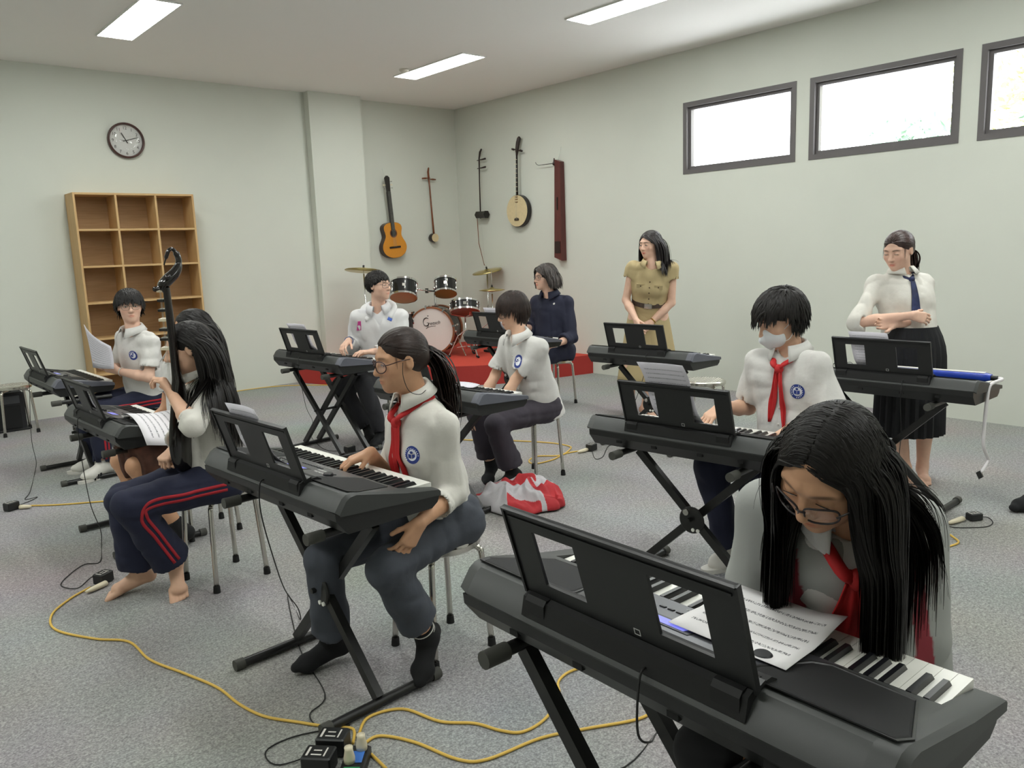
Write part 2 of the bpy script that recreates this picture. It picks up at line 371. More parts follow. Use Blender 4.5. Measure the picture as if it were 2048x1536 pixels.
MB().lathe([(.052, .003), (.06, .02), (.06, .07), (.056, .085)], 28, (0, 0, .062), (0,1,0)).build('resonator', M_dark, g, angle=40)
disc(g, M_skin, (0, .062), .055, .085, .089, 'skin_face'); 
MB().tube([(0, .06, .11), (0, .055, .4), (0, .05, .75), (0, .045, .84)], [.014, .012, .011, .013], 10).build('neck', M_rose, g, smooth=True)
MB().tube([(0, .045, .83), (0, .04, .93), (.004, .05, .975), (.0, .062, .985)], [.014, .015, .012, .006], 10).build('scroll', M_rose, g, smooth=True)
for s, z in ((-1, .85), (1, .835)): MB().tube([(-s*.02, .047, z), (s*.03, .047, z), (s*.06, .047, z-.002), (s*.11, .047, z-.004)], [.006, .007, .012, .009], 8).build('tuning_peg', M_rose, g, smooth=True)
for s in (-1, 1): MB().cyl((s*.004, .092, .06), (s*.004, .062, .85), .0007, n=4).build('string', M_hook, g)
def wallB(y, z): return (XB-.004, y, z)
g = inst('spike_fiddle', 'black spike fiddle with a bow hanging down, nearest the room corner', 'string instrument', wallB(8.455, 1.92), (0, -.02, 1), (0, -1, 0), (-1, 0, 0))
MB().tube([(-.105, .06, .05), (-.095, .06, .05), (.075, .06, .05), (.1, .06, .05)], [.042, .05, .05, .055], 6).build('resonator', mat('ebony_gloss', '17120f', .25), g, angle=30)
MB().tube([(-.03, .06, .0), (-.03, .06, .5), (-.03, .055, .78), (-.015, .05, .86), (.01, .045, .895), (.012, .045, .9)], [.009, .008, .011, .014, .012, .007], 10).build('neck', M_dark, g, smooth=True)
for z in (.655, .76): MB().tube([(-.07, .058, z-.004), (-.02, .058, z), (.02, .058, z), (.1, .058, z+.006)], [.006, .007, .009, .013], 8).build('tuning_peg', M_dark, g, smooth=True)
bow = thing('fiddle_bow', 'thin wooden bow hanging below the black spike fiddle', 'bow', wallB(8.455, 1.30))
MB().tube([(-.07, .09, .68), (-.068, .08, .3), (-.06, .0, .03), (-.06, -.012, 0)], [.005, .005, .004, .006], 8).build('stick', M_rose, bow, smooth=True)
MB().cyl((-.055, .035, .66), (-.05, -.012, .03), .0015, n=5).build('hair_ribbon', M_hook, bow)
g = inst('moon_lute', 'round cream faced moon lute with a long black fretted neck on the right wall', 'string instrument', wallB(7.735, 1.777), (0, -.03, 1), (0, -1, 0), (-1, 0, 0))
MB().lathe([(.19, .002), (.2, .01), (.2, .07), (.196, .074)], 44, (0, 0, .2), (0,1,0)).build('body', mat('lute_side', '201a19', .3), g, angle=40)
disc(g, M_skin, (0, .2), .194, .074, .078, 'soundboard', 44)
MB().tube([(-.035, .084, .09), (-.03, .084, .105), (0, .084, .112), (.03, .084, .105), (.035, .084, .09)], .006, 6).box((-.038, .078, .083), (.038, .09, .096)).build('bridge', M_ebony, g)
for k, z in enumerate((.31, .345, .375)): MB().box((-.022, .078, z-.003), (.022, .09, z+.003)).build('fret', M_rose, g)
MB().tube([(0, .07, .39), (0, .065, .9)], [.016, .012], 8).build('neck', M_ebony, g, smooth=True)
for k in range(8): MB().box((-.014, .075, .44+k*.055), (.014, .098, .445+k*.055)).build('fret', M_ivory, g)
MB().tube([(0, .065, .88), (0, .06, .95), (.008, .05, 1.03), (.025, .045, 1.085), (.035, .055, 1.1)], [.014, .022, .026, .026, .012], 10).build('headstock', M_dark, g, smooth=True)
for s, z in ((-1, .955), (1, .935)): MB().tube([(s*.01, .06, z), (s*.04, .06, z), (s*.06, .06, z), (s*.095, .06, z+s*-.01)], [.006, .007, .014, .012], 8).build('tuning_peg', M_dark, g, smooth=True)
for s in (-1, 1): MB().cyl((s*.008, .09, .1), (s*.006, .085, .92), .0008, n=4).build('string', M_hook, g)
g = inst('monochord', 'long dark red box zither with a thin curved rod, hung upright on the wall', 'string instrument', wallB(7.0, 1.345), (0, -.01, 1), (0, -1, 0), (-1, 0, 0))
M_maho = mat('mahogany', '5b2a26', .35, var=.18, vscale=30, stretch=(1, 1, .1))
MB().add([(-.062,.0,.04),(.062,.0,.0),(.045,.0,1.16),(-.045,.0,1.19),(-.062,.085,.04),(.062,.085,.0),(.045,.07,1.16),(-.045,.07,1.19)], [(0,1,2,3),(7,6,5,4),(0,4,5,1),(1,5,6,2),(2,6,7,3),(3,7,4,0)]).build('body', M_maho, g)
MB().box((-.045, .086, .09), (.045, .092, .23), .002).build('foot_recess', mat('mahogany_dark', '2b1412', .5), g)
MB().box((-.008, .08, .6), (.008, .084, .75)).build('sound_slot', M_ebony, g)
MB().lathe([(.004, 0), (.02, .012), (.022, .03), (.012, .05), (.005, .09)], 12, (-.07, .05, 1.12)).build('gourd', M_dark, g, smooth=True)
MB().tube([(-.06, .05, 1.15), (-.2, .05, 1.15), (-.34, .052, 1.15), (-.375, .055, 1.165), (-.39, .058, 1.19)], [.005, .004, .003, .003, .003], 6).build('rod', M_ebony, g, smooth=True)
MB().tube([(-.02, .04, 1.18), (0, .01, 1.28), (.0, .0, 1.335)], .0025, 5).build('hanging_cord', M_hook, g)
# ---------------------------------------------------------------- keyboards
KL = .473
M_hold = mat('black_recess', '0d0d0e', .65)
def make_keyboard(first=True, keys=True, endmat=None):
    t = thing('keyboard', '', 'keyboard')
    low = [(.004, .072), (.006, .05), (.045, .002), (.37, .0), (.394, .016), (.402, .034), (.402, .04), (.004, .074)]
    q = MB(); q.prism(low, 'y', -KL+.012, KL-.03); q.build('lower_case', M_black, t, angle=30)
    up = [(.004, .074), (.0, .08), (.026, .116), (.042, .126), (.066, .128), (.262, .088), (.266, .056), (.4, .056), (.402, .04)]
    q = MB(); q.prism(up, 'y', -KL+.048, KL-.048); q.build('upper_case', M_grey, t, angle=25)
    end = [(.004, .074), (.0, .08), (.026, .116), (.042, .126), (.066, .128), (.262, .088), (.398, .06), (.404, .054), (.404, .04)]
    for s in (-1, 1):
        q = MB(); n = len(end); ch = .045 if s > 0 else .012
        a = [(x, (KL-.048)*s, z) for x, z in end]; b = [(x+(ch*.25 if x < .05 else 0), (KL-.012)*s, z) for x, z in end]; c = [(ch+x*(.404-ch-.004)/.404, KL*s, z if z < .065 else z-.008) for x, z in end]
        vs_ = a+b+c; fs = [tuple(range(n)), tuple(range(3*n-1, 2*n-1, -1))]
        for r in range(2): fs += [(r*n+i, r*n+n+i, r*n+n+(i+1) % n, r*n+(i+1) % n) for i in range(n)]
        q.add(vs_, fs); q.build('end_cap', endmat if (endmat and s < 0) else M_grey, t, angle=28)
    # speaker grilles: dark recessed tapering pads at both ends, with a thin rim
    def ztop(x): return .128-(x-.066)*(.04/.196)
    for s in (-1, 1):
        o_ = [(.06, .215), (.10, .2), (.225, .235), (.245, .26), (.235, .40), (.09, .455), (.062, .445)]
        def pl(sc, dz):
            cx, cy = .14, .335; return [(cx+(x-cx)*sc, s*(cy+(y-cy)*sc), ztop(cx+(x-cx)*sc)+dz) for x, y in o_]
        n = len(o_); q = MB(); q.add(pl(1.04, .0004)+pl(1.04, .003)+pl(1.0, .003)+pl(.98, .0006), [tuple((r*n+i, r*n+n+i, r*n+n+(i+1) % n, r*n+(i+1) % n)) for r in range(3) for i in range(n)]); q.build('grille_rim', M_black, t, angle=30)
        q = MB(); q.add(pl(.985, .0008)+pl(.95, .0026), [(i, n+i, n+(i+1) % n, (i+1) % n) for i in range(n)]+[tuple(range(n, 2*n))]); q.build('speaker_grille', M_grille, t)
    q = MB()
    q.add([(.1, -.2, ztop(.1)+.001), (.262, -.27, ztop(.262)+.001), (.262, .27, ztop(.262)+.001), (.1, .2, ztop(.1)+.001)], [(0,1,2,3)]); q.build('control_panel', M_panel, t)
    def tl(x0, x1, y0, y1, dz, nm, mt):
        MB().add([(x0, y0, ztop(x0)), (x1, y0, ztop(x1)), (x1, y1, ztop(x1)), (x0, y1, ztop(x0)), (x0+.001, y0+.001, ztop(x0)+dz), (x1-.001, y0+.001, ztop(x1)+dz), (x1-.001, y1-.001, ztop(x1)+dz), (x0+.001, y1-.001, ztop(x0)+dz)],
           [(4,5,6,7),(0,1,5,4),(1,2,6,5),(2,3,7,6),(3,0,4,7)]).build(nm, mt, t)
    tl(.118, .166, -.06, .075, .002, 'display_bezel', M_black); tl(.126, .158, -.045, .06, .0026, 'display', M_lcd)
    M_lb = mat('button_light', 'c9c9c6', .4); M_db = mat('button_dark', '232428', .4)
    for k in range(6): tl(.18, .19, -.085-k*.019, -.073-k*.019, .0035, 'button', M_lb if k < 3 else M_db)
    for k in range(3): tl(.15, .16, -.115-k*.02, -.1-k*.02, .0035, 'button', M_lb)
    for k in range(7): tl(.205, .214, -.06+k*.02, -.046+k*.02, .003, 'button', M_db)
    for k in range(5): tl(.15, .158, .11+k*.017, .122+k*.017, .003, 'button', M_lb if k % 2 else M_db)
    for k in range(5): tl(.18, .188, .11+k*.017, .122+k*.017, .003, 'button', M_db)
    MB().lathe([(.017, 0), (.017, .008), (.014, .011)], 20, (.155, -.185, ztop(.155))).build('dial', M_db, t, angle=40)
    for k in range(2): MB().lathe([(.009, 0), (.008, .012)], 14, (.135, .115+k*.035, ztop(.135))).build('knob', M_db, t, angle=40)
    ax = Matrix(((0, -1, 0, 0), (1, 0, 0, 0), (0, 0, 1, 0), (0, 0, 0, 1)))  # text reads from the player's side (x towards the player)
    tilt = Matrix.Rotation(math.atan2(.04, .196), 4, 'Y')
    text_mesh('brand_lettering', 'YAMAHA  PSR-E463', .013, M_lb, Matrix.Translation((.243, -.02, ztop(.243)+.0012)) @ tilt @ Matrix(((0,-1,0,0),(1,0,0,0),(0,0,1,0),(0,0,0,1))), t, .0003)
    MB().box((.262, -KL+.05, .056), (.2685, KL-.05, .085)).build('felt_strip', M_black, t)
    # keys: bass end at -y
    kw = (2*KL-.1)/36
    mw = MB().add([(.268,-kw*.48,.055),(.4,-kw*.48,.05),(.4,kw*.48,.05),(.268,kw*.48,.055),(.268,-kw*.48,.0750),(.399,-kw*.48,.0750),(.399,kw*.48,.0750),(.268,kw*.48,.0750),(.4015,-kw*.46,.0737),(.4015,kw*.46,.0737)],
        [(4,5,6,7),(0,1,8,5,4),(3,7,6,9,2),(5,8,9,6),(1,2,9,8)])
    mb_ = MB().add([(.268,-.0058,.074),(.354,-.0058,.074),(.354,.0058,.074),(.268,.0058,.074),(.268,-.0045,.0868),(.344,-.0045,.0868),(.344,.0045,.0868),(.268,.0045,.0868)], [(4,5,6,7),(0,1,5,4),(1,2,6,5),(2,3,7,6),(3,0,4,7)])
    if keys:
        wproto = bproto = None
        for i in range(36):
            y = -KL+.05+kw*(i+.5)
            if wproto is None: wproto = mw.build('white_key', M_key, t); o = wproto
            else: o = wproto.copy(); COL.objects.link(o)
            o.location.y = y
            if i % 7 in (0, 1, 3, 4, 5) and i < 35:
                if bproto is None: bproto = mb_.build('black_key', M_bkey, t); o = bproto
                else: o = bproto.copy(); COL.objects.link(o)
                o.location.y = y+kw*.5+{0: -.0016, 1: .0016, 3: -.002, 4: 0, 5: .002}[i % 7]
    else:
        a, b = MB(), MB()
        for i in range(36):
            y = -KL+.05+kw*(i+.5)
            a.add([(x, yy+y, z) for x, yy, z in mw.v], mw.f)
            if i % 7 in (0, 1, 3, 4, 5) and i < 35: b.add([(x, yy+y+kw*.5, z) for x, yy, z in mb_.v], mb_.f)
        tag(a.build('white_keys', M_key, t), kind='stuff'); tag(b.build('black_keys', M_bkey, t), kind='stuff')
    # rest and its holder
    MB().prism([(.004, .09), (.012, .128), (.03, .136), (.075, .137), (.09, .128), (.09, .11), (.05, .1)], 'y', -.252, .252).build('rest_holder', M_hold, t, angle=20)
    for s in (-1, 1): MB().prism([(.006, .1), (.006, .124), (.014, .134), (.06, .139), (.09, .128), (.09, .1)], 'y', s*.215-.026, s*.215+.026).build('holder_clip', M_hold, t)
    R_ = MB(); lean = math.radians(16.7); dz, dx = math.cos(lean), -math.sin(lean); bx, bz = .030, .132
    def rp(y, h, o): return (bx+dx*h+o*dz, y, bz+dz*h+o*math.sin(lean))
    def rbar(y0, y1, h0, h1, o0=-.003, o1=.003): 
        vs_ = [rp(y, h, o) for o in (o0, o1) for (y, h) in ((y0, h0), (y1, h0), (y1, h1), (y0, h1))]
        R_.add(vs_, [(3,2,1,0),(4,5,6,7),(0,1,5,4),(1,2,6,5),(2,3,7,6),(3,0,4,7)])
    Wr, Hr = .257, .195
    rbar(-Wr, Wr, 0, .036); rbar(-Wr, Wr, Hr-.04, Hr)
    for a, b in ((-Wr, -.19), (-.083, .083), (.19, Wr)): rbar(a, b, .036, Hr-.04)
    rbar(-Wr, Wr, Hr-.004, Hr, -.009, .004); rbar(-Wr+.01, Wr-.01, Hr-.02, Hr-.016, -.006, -.003); rbar(-Wr, Wr, 0, .006, -.003, .022)
    for s in (-1, 1): rbar(s*Wr-.003, s*Wr+.003, 0, Hr, -.007, .004)
    R_.build('music_rest', M_black, t)
    # small square mark on the rest's foot
    q = MB()
    for (a, b, c, d) in ((-.007, .007, .012, .0135), (-.007, .007, .0235, .025), (-.007, -.0055, .012, .025), (.0055, .007, .012, .025)):
        vs_ = [rp(y-.03, h, o) for o in (-.0036, -.003) for (y, h) in ((a, c), (b, c), (b, d), (a, d))]
        q.add(vs_, [(3,2,1,0),(4,5,6,7),(0,1,5,4),(1,2,6,5),(2,3,7,6),(3,0,4,7)])
    q.build('rest_mark', M_lb, t)
    for y in (.29, 0.11, -.11, -.29): MB().box((.014, y-.012, .028), (.034, y+.012, .042)).build('foot_notch', M_rubber, t)
    return t
# ---------------------------------------------------------------- stands
def make_stand(lab, x, y, rz, ht, ft=.3, tp=.28, double=False, extra=0):
    t = thing('keyboard_stand', lab, 'keyboard stand', (x, y, 0), rz, 'black folding keyboard stands')
    zb, z1 = .036, ht-.034
    for s in (-1, 1):
        MB().cyl((-.215, s*ft, .02), (.215, s*ft, .02), .0165, n=12).build('foot_bar', M_stand, t, angle=40)
        MB().cyl((-.185, s*tp, ht-.018), (.15, s*tp, ht-.018), .0145, n=12).build('support_bar', M_stand, t, angle=40)
        for e in (-1, 1):
            MB().cyl((e*.205, s*ft, .021), (e*.24, s*ft, .021), .0205, n=14).build('foot_cap', M_gum, t, angle=40)
        MB().cyl((-.23, s*tp, ht-.019), (-.17, s*tp, ht-.019), .019, n=14).build('support_cap', M_gum, t, angle=40)
        offs = ((-.115, 1), (.115, 1)) if double and s > 0 else ((-.062, 1), (.062, 1)) if double else ((-.02 if s > 0 else .02, 1),)
        for o, _ in offs:
            MB().sqbar((o, s*tp, z1), (o, -s*ft, zb), .028, .034, up=(0, 1, 0)).build('leg', M_stand, t)
    zm = zb+(z1-zb)*ft/(ft+tp)
    if double:
        MB().cyl((-.14, 0, zm), (.14, 0, zm), .009, n=10).build('pivot_rod', M_stand, t)
        MB().cyl((.135, .03, zm-.01), (.145, -.13, zm-.16), .013, n=12).build('safety_sleeve', M_chrome, t, smooth=True)
    else:
        MB().lathe([(.055, -.045), (.06, -.04), (.06, -.034), (.04, -.03)], 24, (0, 0, zm-.005), (1,0,0)).build('pivot_disc', M_stand, t, angle=40)
        MB().lathe([(.014, -.056), (.014, -.044)], 12, (0, .02, zm+.03), (1,0,0)).build('bolt', M_steel, t)
        for yy in (-.012, -.035): MB().lathe([(.008, -.05), (.008, -.044)], 10, (0, yy, zm-.045), (1,0,0)).build('stud', M_white, t)
        MB().cyl((-.07, .0, zm), (.06, 0, zm), .01, n=10).build('pivot_rod', M_stand, t)
    return t
KB = [ # x ridge, y centre, rz deg, z bottom, stand y, double, keys, label
 (1.147, 6.661, 1.0, 0.596, 6.36, False, False, 'black electronic keyboard farthest left, played by the boy holding paper'),
 (1.017, 4.716, 2.2, 0.57, 4.62, False, True, 'black keyboard with a white sheet draped over its end, before the lute player'),
 (1.05, 2.542, 3.5, 0.665, 2.47, False, True, 'black keyboard played by the ponytailed girl in glasses'),
 (2.713, 5.545, 4.8, 0.652, 5.52, True, False, 'black keyboard played by the boy in a white hoodie before the red platform'),
 (2.528, 3.737, 4.9, 0.623, 3.75, False, True, 'black keyboard before the boy with hands on his knees, behind the ponytail'),
 (4.597, 5.557, 1.3, 0.627, 5.55, False, False, 'black keyboard standing in front of the seated woman in navy'),
 (4.455, 3.78, 4.7, 0.62, 3.76, False, False, 'black keyboard with nobody seated, before the standing woman in beige'),
 (2.589, 1.993, 5.7, 0.617, 2.0, False, True, 'black keyboard played by the boy in a white face mask'),
 (4.267, 1.913, 1.1, 0.641, 1.93, False, True, 'black keyboard with a blue mouth organ lying across it'),
 (0.952, 0.857, -0.7, 0.705, 0.9, True, True, 'large black keyboard in the right foreground with sheet music over its keys')]
slab_ = ['black folding stand under the farthest left keyboard', 'black folding stand under the keyboard with the draped sheet', 'black folding stand with crossed legs under the ponytailed girl\'s keyboard', 'black double-braced folding stand before the red platform', 'black folding stand beside the knees of the boy on the centre stool',
 'black folding stand under the keyboard of the woman in navy', 'black folding stand before the standing woman in beige', 'black folding stand with a round hinge before the masked boy', 'black folding stand before the standing woman in the white blouse', 'black double-braced folding stand in the right foreground']
kb_full = make_keyboard(True, True); kb_simple = make_keyboard(False, False, M_greyend)
used = set(); KBO = []
for i, (x, y, rz, zb, sy, dbl, keys, lab) in enumerate(KB):
    src = kb_full if keys else kb_simple
    o = src if keys not in used else dup(src); used.add(keys)
    a = math.radians(rz); o.location = (x, y, zb); o.rotation_euler = (0, 0, a); o['label'] = lab; o['group'] = 'electronic keyboards'; KBO.append(o)
    off = V(.19, sy-y, 0); off.rotate(Matrix.Rotation(a, 3, 'Z'))
    make_stand(slab_[i], x+off.x, y+off.y, a, zb, .3, .28, dbl)
for ch in KBO[4].children:
    if ch.name.startswith('end_cap') and min(v[1] for v in ch.bound_box) < -.4: ch.material_slots[0].link = 'OBJECT'; ch.material_slots[0].material = M_greyend
def kbp(i, lx, ly, lz):
    """a point on keyboard i"""
    x, y, rz, zb = KB[i][:4]; v = V(lx, ly, lz); v.rotate(Matrix.Rotation(math.radians(rz), 3, 'Z')); return v+V(x, y, zb)
# ---------------------------------------------------------------- stools
def make_stool():
    t = thing('stool', '', 'stool'); H = .45
    MB().lathe([(.03, H-.004), (.14, H-.002), (.152, H-.004), (.160, H-.012), (.161, H-.03), (.155, H-.036), (.03, H-.034)], 40).build('seat', M_steel, t, angle=40)
    q = MB()
    for i in range(-6, 7):
        for j in range(-6, 7):
            x, y = i*.02, j*.02
            if x*x+y*y < .0165: q.lathe([(.006, H-.0035), (.0045, H-.0005), (.0, H)], 6, (x, y, 0))
    tag(q.build('seat_studs', M_steel, t, smooth=True), kind='stuff')
    for k in range(4):
        a = math.pi/4+k*math.pi/2; d = V(math.cos(a), math.sin(a), 0)
        pts = smooth_path([d*.06+V(0,0,H-.045), d*.13+V(0,0,H-.047), d*.155+V(0,0,H-.06), d*.165+V(0,0,H-.1), d*.188+V(0,0,.02)], 5)
        l = MB().tube(pts, .0115, 10).build('leg', M_steel, t, smooth=True)
        MB().cyl(d*.1885+V(0,0,.0), d*.187+V(0,0,.032), .0165, .0145, n=12).build('rubber_foot', M_rubber, l, angle=40)
    return t
STOOLS = [(1.315, 3.67, 10, 'steel stool under the barefoot girl with the lute'), (1.655, 2.38, 0, 'steel stool under the ponytailed girl in glasses'), (3.47, 3.82, 5, 'steel stool under the boy sitting with hands on his knees'),
 (5.31, 5.5, 8, 'steel stool under the seated woman in navy, near the red platform'), (1.25, 8.42, 4, 'empty steel stool at the far left edge before the black speaker'), (5.14, 3.66, 20, 'empty steel stool with a dotted seat beside the woman in beige'),
 (1.77, 6.18, 0, 'steel stool under the boy holding paper, by the bookcase'), (1.5, 4.42, 0, 'steel stool under the girl hidden behind the lute player'), (3.47, 5.52, 0, 'steel stool under the boy in the white hoodie'), (3.33, 1.87, 0, 'steel stool under the masked boy'), (1.66, .72, 0, 'steel stool under the girl in the right foreground')]
sproto = make_stool()
for i, (x, y, rz, lab) in enumerate(STOOLS):
    o = sproto if i == 0 else dup(sproto); o.location = (x, y, 0); o.rotation_euler = (0, 0, math.radians(rz)); o['label'] = lab; o['group'] = 'round steel stools'
# ---------------------------------------------------------------- drum kit on the platform
ZS = .222
M_shell = mat('drum_black', '17181a', .25, coat=.3); M_head = mat('drum_head', 'dcd8d2', .5); M_amber = mat('drum_under', 'a8743f', .35); M_bronze = mat('cymbal_bronze', 'cdbb82', .28, metal=1, var=.1, vscale=30)
def drum(nm, lab, c, axis, r, h, lugs=6, under=M_amber, badge=True, parent=None, group='small drums of the kit'):
    """c = centre of the lower rim plane"""
    ax = V(axis).normalized(); t = parent or thing(nm, lab, 'drum', c, 0, group); cc = V(0,0,0)
    MB().lathe([(r*.985, .012), (r*.985, h-.012)], 36, cc, ax).build('shell', M_shell, t, angle=40)
    for z in (0, h-.022): MB().lathe([(r*1.035, z), (r*1.035, z+.022), (r*.99, z+.022), (r*.99, z)], 36, cc, ax, close=True).build('hoop', M_chrome, t, angle=40)
    MB().lathe([(r*.98, .004), (r*.98, .009)], 36, cc, ax).build('bottom_head', under, t)
    MB().lathe([(r*.98, h-.009), (r*.98, h-.004)], 36, cc, ax).build('top_head', M_head, t)
    u = ax.orthogonal().normalized(); w_ = ax.cross(u)
    for k in range(lugs):
        a = 2*math.pi*k/lugs+.3; d = u*math.cos(a)+w_*math.sin(a); p = d*r*1.02
        q = MB(); q.tube([p+ax*.012, p+ax*(h-.012)], .0035, 6); q.tube([p+ax*(h*.2), p+ax*(h*.25), p+ax*(h*.4), p+ax*(h*.44)], [.004, .011, .011, .004], 8); q.tube([p+ax*(h*.56), p+ax*(h*.6), p+ax*(h*.75), p+ax*(h*.8)], [.004, .011, .011, .004], 8)
        q.build('lug', M_chrome, t, smooth=True)
    if badge:
        d = (CAM-V(c)); d = (d-ax*d.dot(ax)).normalized(); s2 = ax.cross(d)
        MB().obox(d*r*.99+ax*h*.5, s2*.018, ax*.018, d*.003).build('badge', M_steel, t)
    return t
bc_ = atz(866, 712, ZS); BN = V(-.80, -.60, 0).normalized(); BR = .285
bd = thing('bass_drum', 'big white faced bass drum with script lettering on the red platform', 'drum', (bc_.x, bc_.y, ZS))
Bc = V(0, 0, BR+.033)
MB().lathe([(BR*.97, .0), (BR*.985, -.01), (BR*.985, -.385)], 48, Bc, BN).build('shell', M_shell, bd, angle=40)
M_hoop = mat('drum_hoop', '8f5a3a', .35)
for z in (-.02, -.4): MB().lathe([(BR*1.04, z), (BR*1.04, z+.04), (BR*.975, z+.04), (BR*.975, z)], 48, Bc, BN, close=True).build('hoop', M_hoop, bd, angle=40)
MB().lathe([(BR*.975, .004), (BR*.97, .010), (0, .012)], 48, Bc, BN).build('front_head', M_head, bd)
SD = V(0,0,1).cross(BN)
tm = Matrix.Identity(4)
o_ = Bc+BN*.0135
for i in range(3): tm[i][0], tm[i][1], tm[i][2] = SD[i], (0, 0, 1)[i], BN[i]
def onhead(x, z): q = tm.copy(); p = o_+SD*x+V(0,0,z); q[0][3], q[1][3], q[2][3] = p; return q
sh = Matrix(((1, .25, 0, 0), (.12, 1, 0, 0), (0, 0, 1, 0), (0, 0, 0, 1)))
text_mesh('lettering', 'retsch', .062, M_ebony, onhead(.045, .095) @ sh, bd, .0006)
# the large swash capital G: a curled ribbon
gp = [(.0, .05), (-.03, .06), (-.06, .04), (-.068, .0), (-.05, -.035), (-.015, -.035), (.0, -.005), (-.022, .0)]
gs = smooth_path([o_+SD*(a-.03)+V(0,0,b+.1) for a, b in gp], 6)
MB().tube(gs, [.003+.004*math.sin(i/len(gs)*math.pi*2.2)**2 for i in range(len(gs))], 5).build('swash_capital', M_ebony, bd)
MB().tube(smooth_path([o_+SD*(a-.03)+V(0,0,b+.1) for a, b in [(0, -.005), (-.01, -.05), (-.035, -.075), (-.02, -.06), (.03, -.045), (.09, -.04)]], 5), .0025, 5).build('swash_tail', M_ebony, bd)
MB().ball(o_+SD*-.035+V(0,0,.185), .007, 6).build('swash_dot', M_ebony, bd)
for k in range(8):
    a = 2*math.pi*k/8+.2; d = SD*math.cos(a)+V(0,0,1)*math.sin(a); p = Bc+d*BR*1.05
    MB().tube([p+BN*.03, p-BN*.1], .004, 6).tube([p-BN*.08, p-BN*.1, p-BN*.16, p-BN*.18], [.004, .012, .012, .004], 8).obox(p+BN*.012, d*.02, d.cross(BN)*.01, BN*.015).build('claw_hook', M_chrome, bd)
for s in (-1, 1):
    a = Bc+SD*s*BR*.98-BN*.08+V(0,0,-.02); MB().cyl(a, V(a.x, a.y, .004)+SD*s*.16+BN*.13, .008, n=8).ball(a, .02, 6).build('spur', M_chrome, bd)
mt_ = Bc-BN*.2+V(0,0,BR); MB().cyl(mt_-V(0,0,.01), mt_+V(0,0,.19), .0125, n=12).cyl(mt_+V(0,0,.19)-SD*.12, mt_+V(0,0,.19)+SD*.12, .009, n=8).obox(mt_, SD*.035, BN*.03, V(0,0,.012)).ball(mt_+V(0,0,.19), .022, 6).build('tom_mount', M_chrome, bd)
MB().obox(mt_+V(.0,0,.2)+SD*-.1, SD*.02, BN*.012, V(0,0,.03)).build('mount_clamp', M_steel, bd)
yb = bc_.y
def dpt(px, py, y): return aty(px, py, y)
tA = dpt(807, 596, yb+.12); tB = dpt(891, 588, yb+.0); tC = dpt(930, 625, yb-.42)
drum('tom_drum', 'larger black tom drum mounted left of the bass drum', tA, (.36, .40, 1), .165, .21)
drum('tom_drum', 'smaller black tom drum mounted on the right above the bass drum', tB, (.34, .40, 1), .14, .19)
drum('snare_drum', 'shallow black snare drum on a stand right of the bass drum', tC, (.26, .32, 1), .178, .13, 8, mat('snare_under', '7a4a35', .4))
for pa, pb in ((tA+V(.15, -.08, .1), V(bc_.x, bc_.y, ZS)+mt_+V(0,0,.19)), (tB+V(-.13, .05, .08), V(bc_.x, bc_.y, ZS)+mt_+V(0,0,.19))):
    q = MB().tube([pa-V(bc_.x, bc_.y, ZS), pb-V(bc_.x, bc_.y, ZS)], .009, 8); q.ball(pa-V(bc_.x, bc_.y, ZS), .02, 6); q.build('tom_arm', M_chrome, bd, smooth=True)
ft = dpt(797, 640, yb+.35); ft = V(ft.x, ft.y, .62)
fl = drum('floor_tom', 'black floor tom drum standing behind the boy in the white hoodie', (ft.x, ft.y, .62-.2), (0, 0, 1), .2, .36)
for k in range(3):
    a = k*2.09+.4; MB().cyl((.215*math.cos(a), .215*math.sin(a), .2), (.225*math.cos(a), .225*math.sin(a), -.198), .006, n=8).build('leg', M_chrome, fl)
def tripod(t, h, r=.27, boom=None):
    MB().cyl((0, 0, .12), (0, 0, h), .009, n=10).cyl((0, 0, .1), (0, 0, h*.55), .0125, n=10).build('pole', M_chrome, t, smooth=True)
    MB().cyl((0,0,h*.55-.02), (0,0,h*.55+.02), .018, n=10).tube([(0,0,h*.55), (.035, 0, h*.55+.01)], .006, 6).build('clamp', M_chrome, t)
    for k in range(3):
        a = k*2.094+.5; d = V(math.cos(a), math.sin(a), 0)
        MB().tube([V(0,0,.33), d*.1+V(0,0,.26), d*r+V(0,0,.02)], .007, 6).tube([V(0,0,.13), d*.12+V(0,0,.13)*.9], .006, 6).build('leg', M_chrome, t)
        MB().tube([d*(r-.02)+V(0,0,.024), d*(r+.02)+V(0,0,.012)], .014, 8).build('rubber_foot', M_rubber, t)
def cymbal(t, h, r, tilt):
    ax = V(tilt).normalized(); c = V(0,0,h)
    MB().lathe([(r, -.012), (r*.6, .0), (r*.2, .006), (r*.17, .014), (.015, .024), (.015, .021), (r*.16, .011), (r*.2, .003), (r*.6, -.003), (r, -.0145)], 40, c, ax).build('cymbal_disc', M_bronze, t, smooth=True)
    MB().cyl(c+ax*.02, c+ax*.05, .012, n=10).build('wing_nut', M_black, t)
    MB().cyl(c-ax*.05, c+ax*.07, .004, n=6).build('tilter_rod', M_chrome, t)
cl = dpt(727, 539, yb+.25); t = thing('cymbal_stand', 'thin bronze crash cymbal on a chrome stand by the wall column', 'cymbal', (cl.x, cl.y, ZS), 0, 'cymbals of the drum kit'); tripod(t, cl.z-ZS-.05); cymbal(t, cl.z-ZS, .22, (.16, .1, 1))
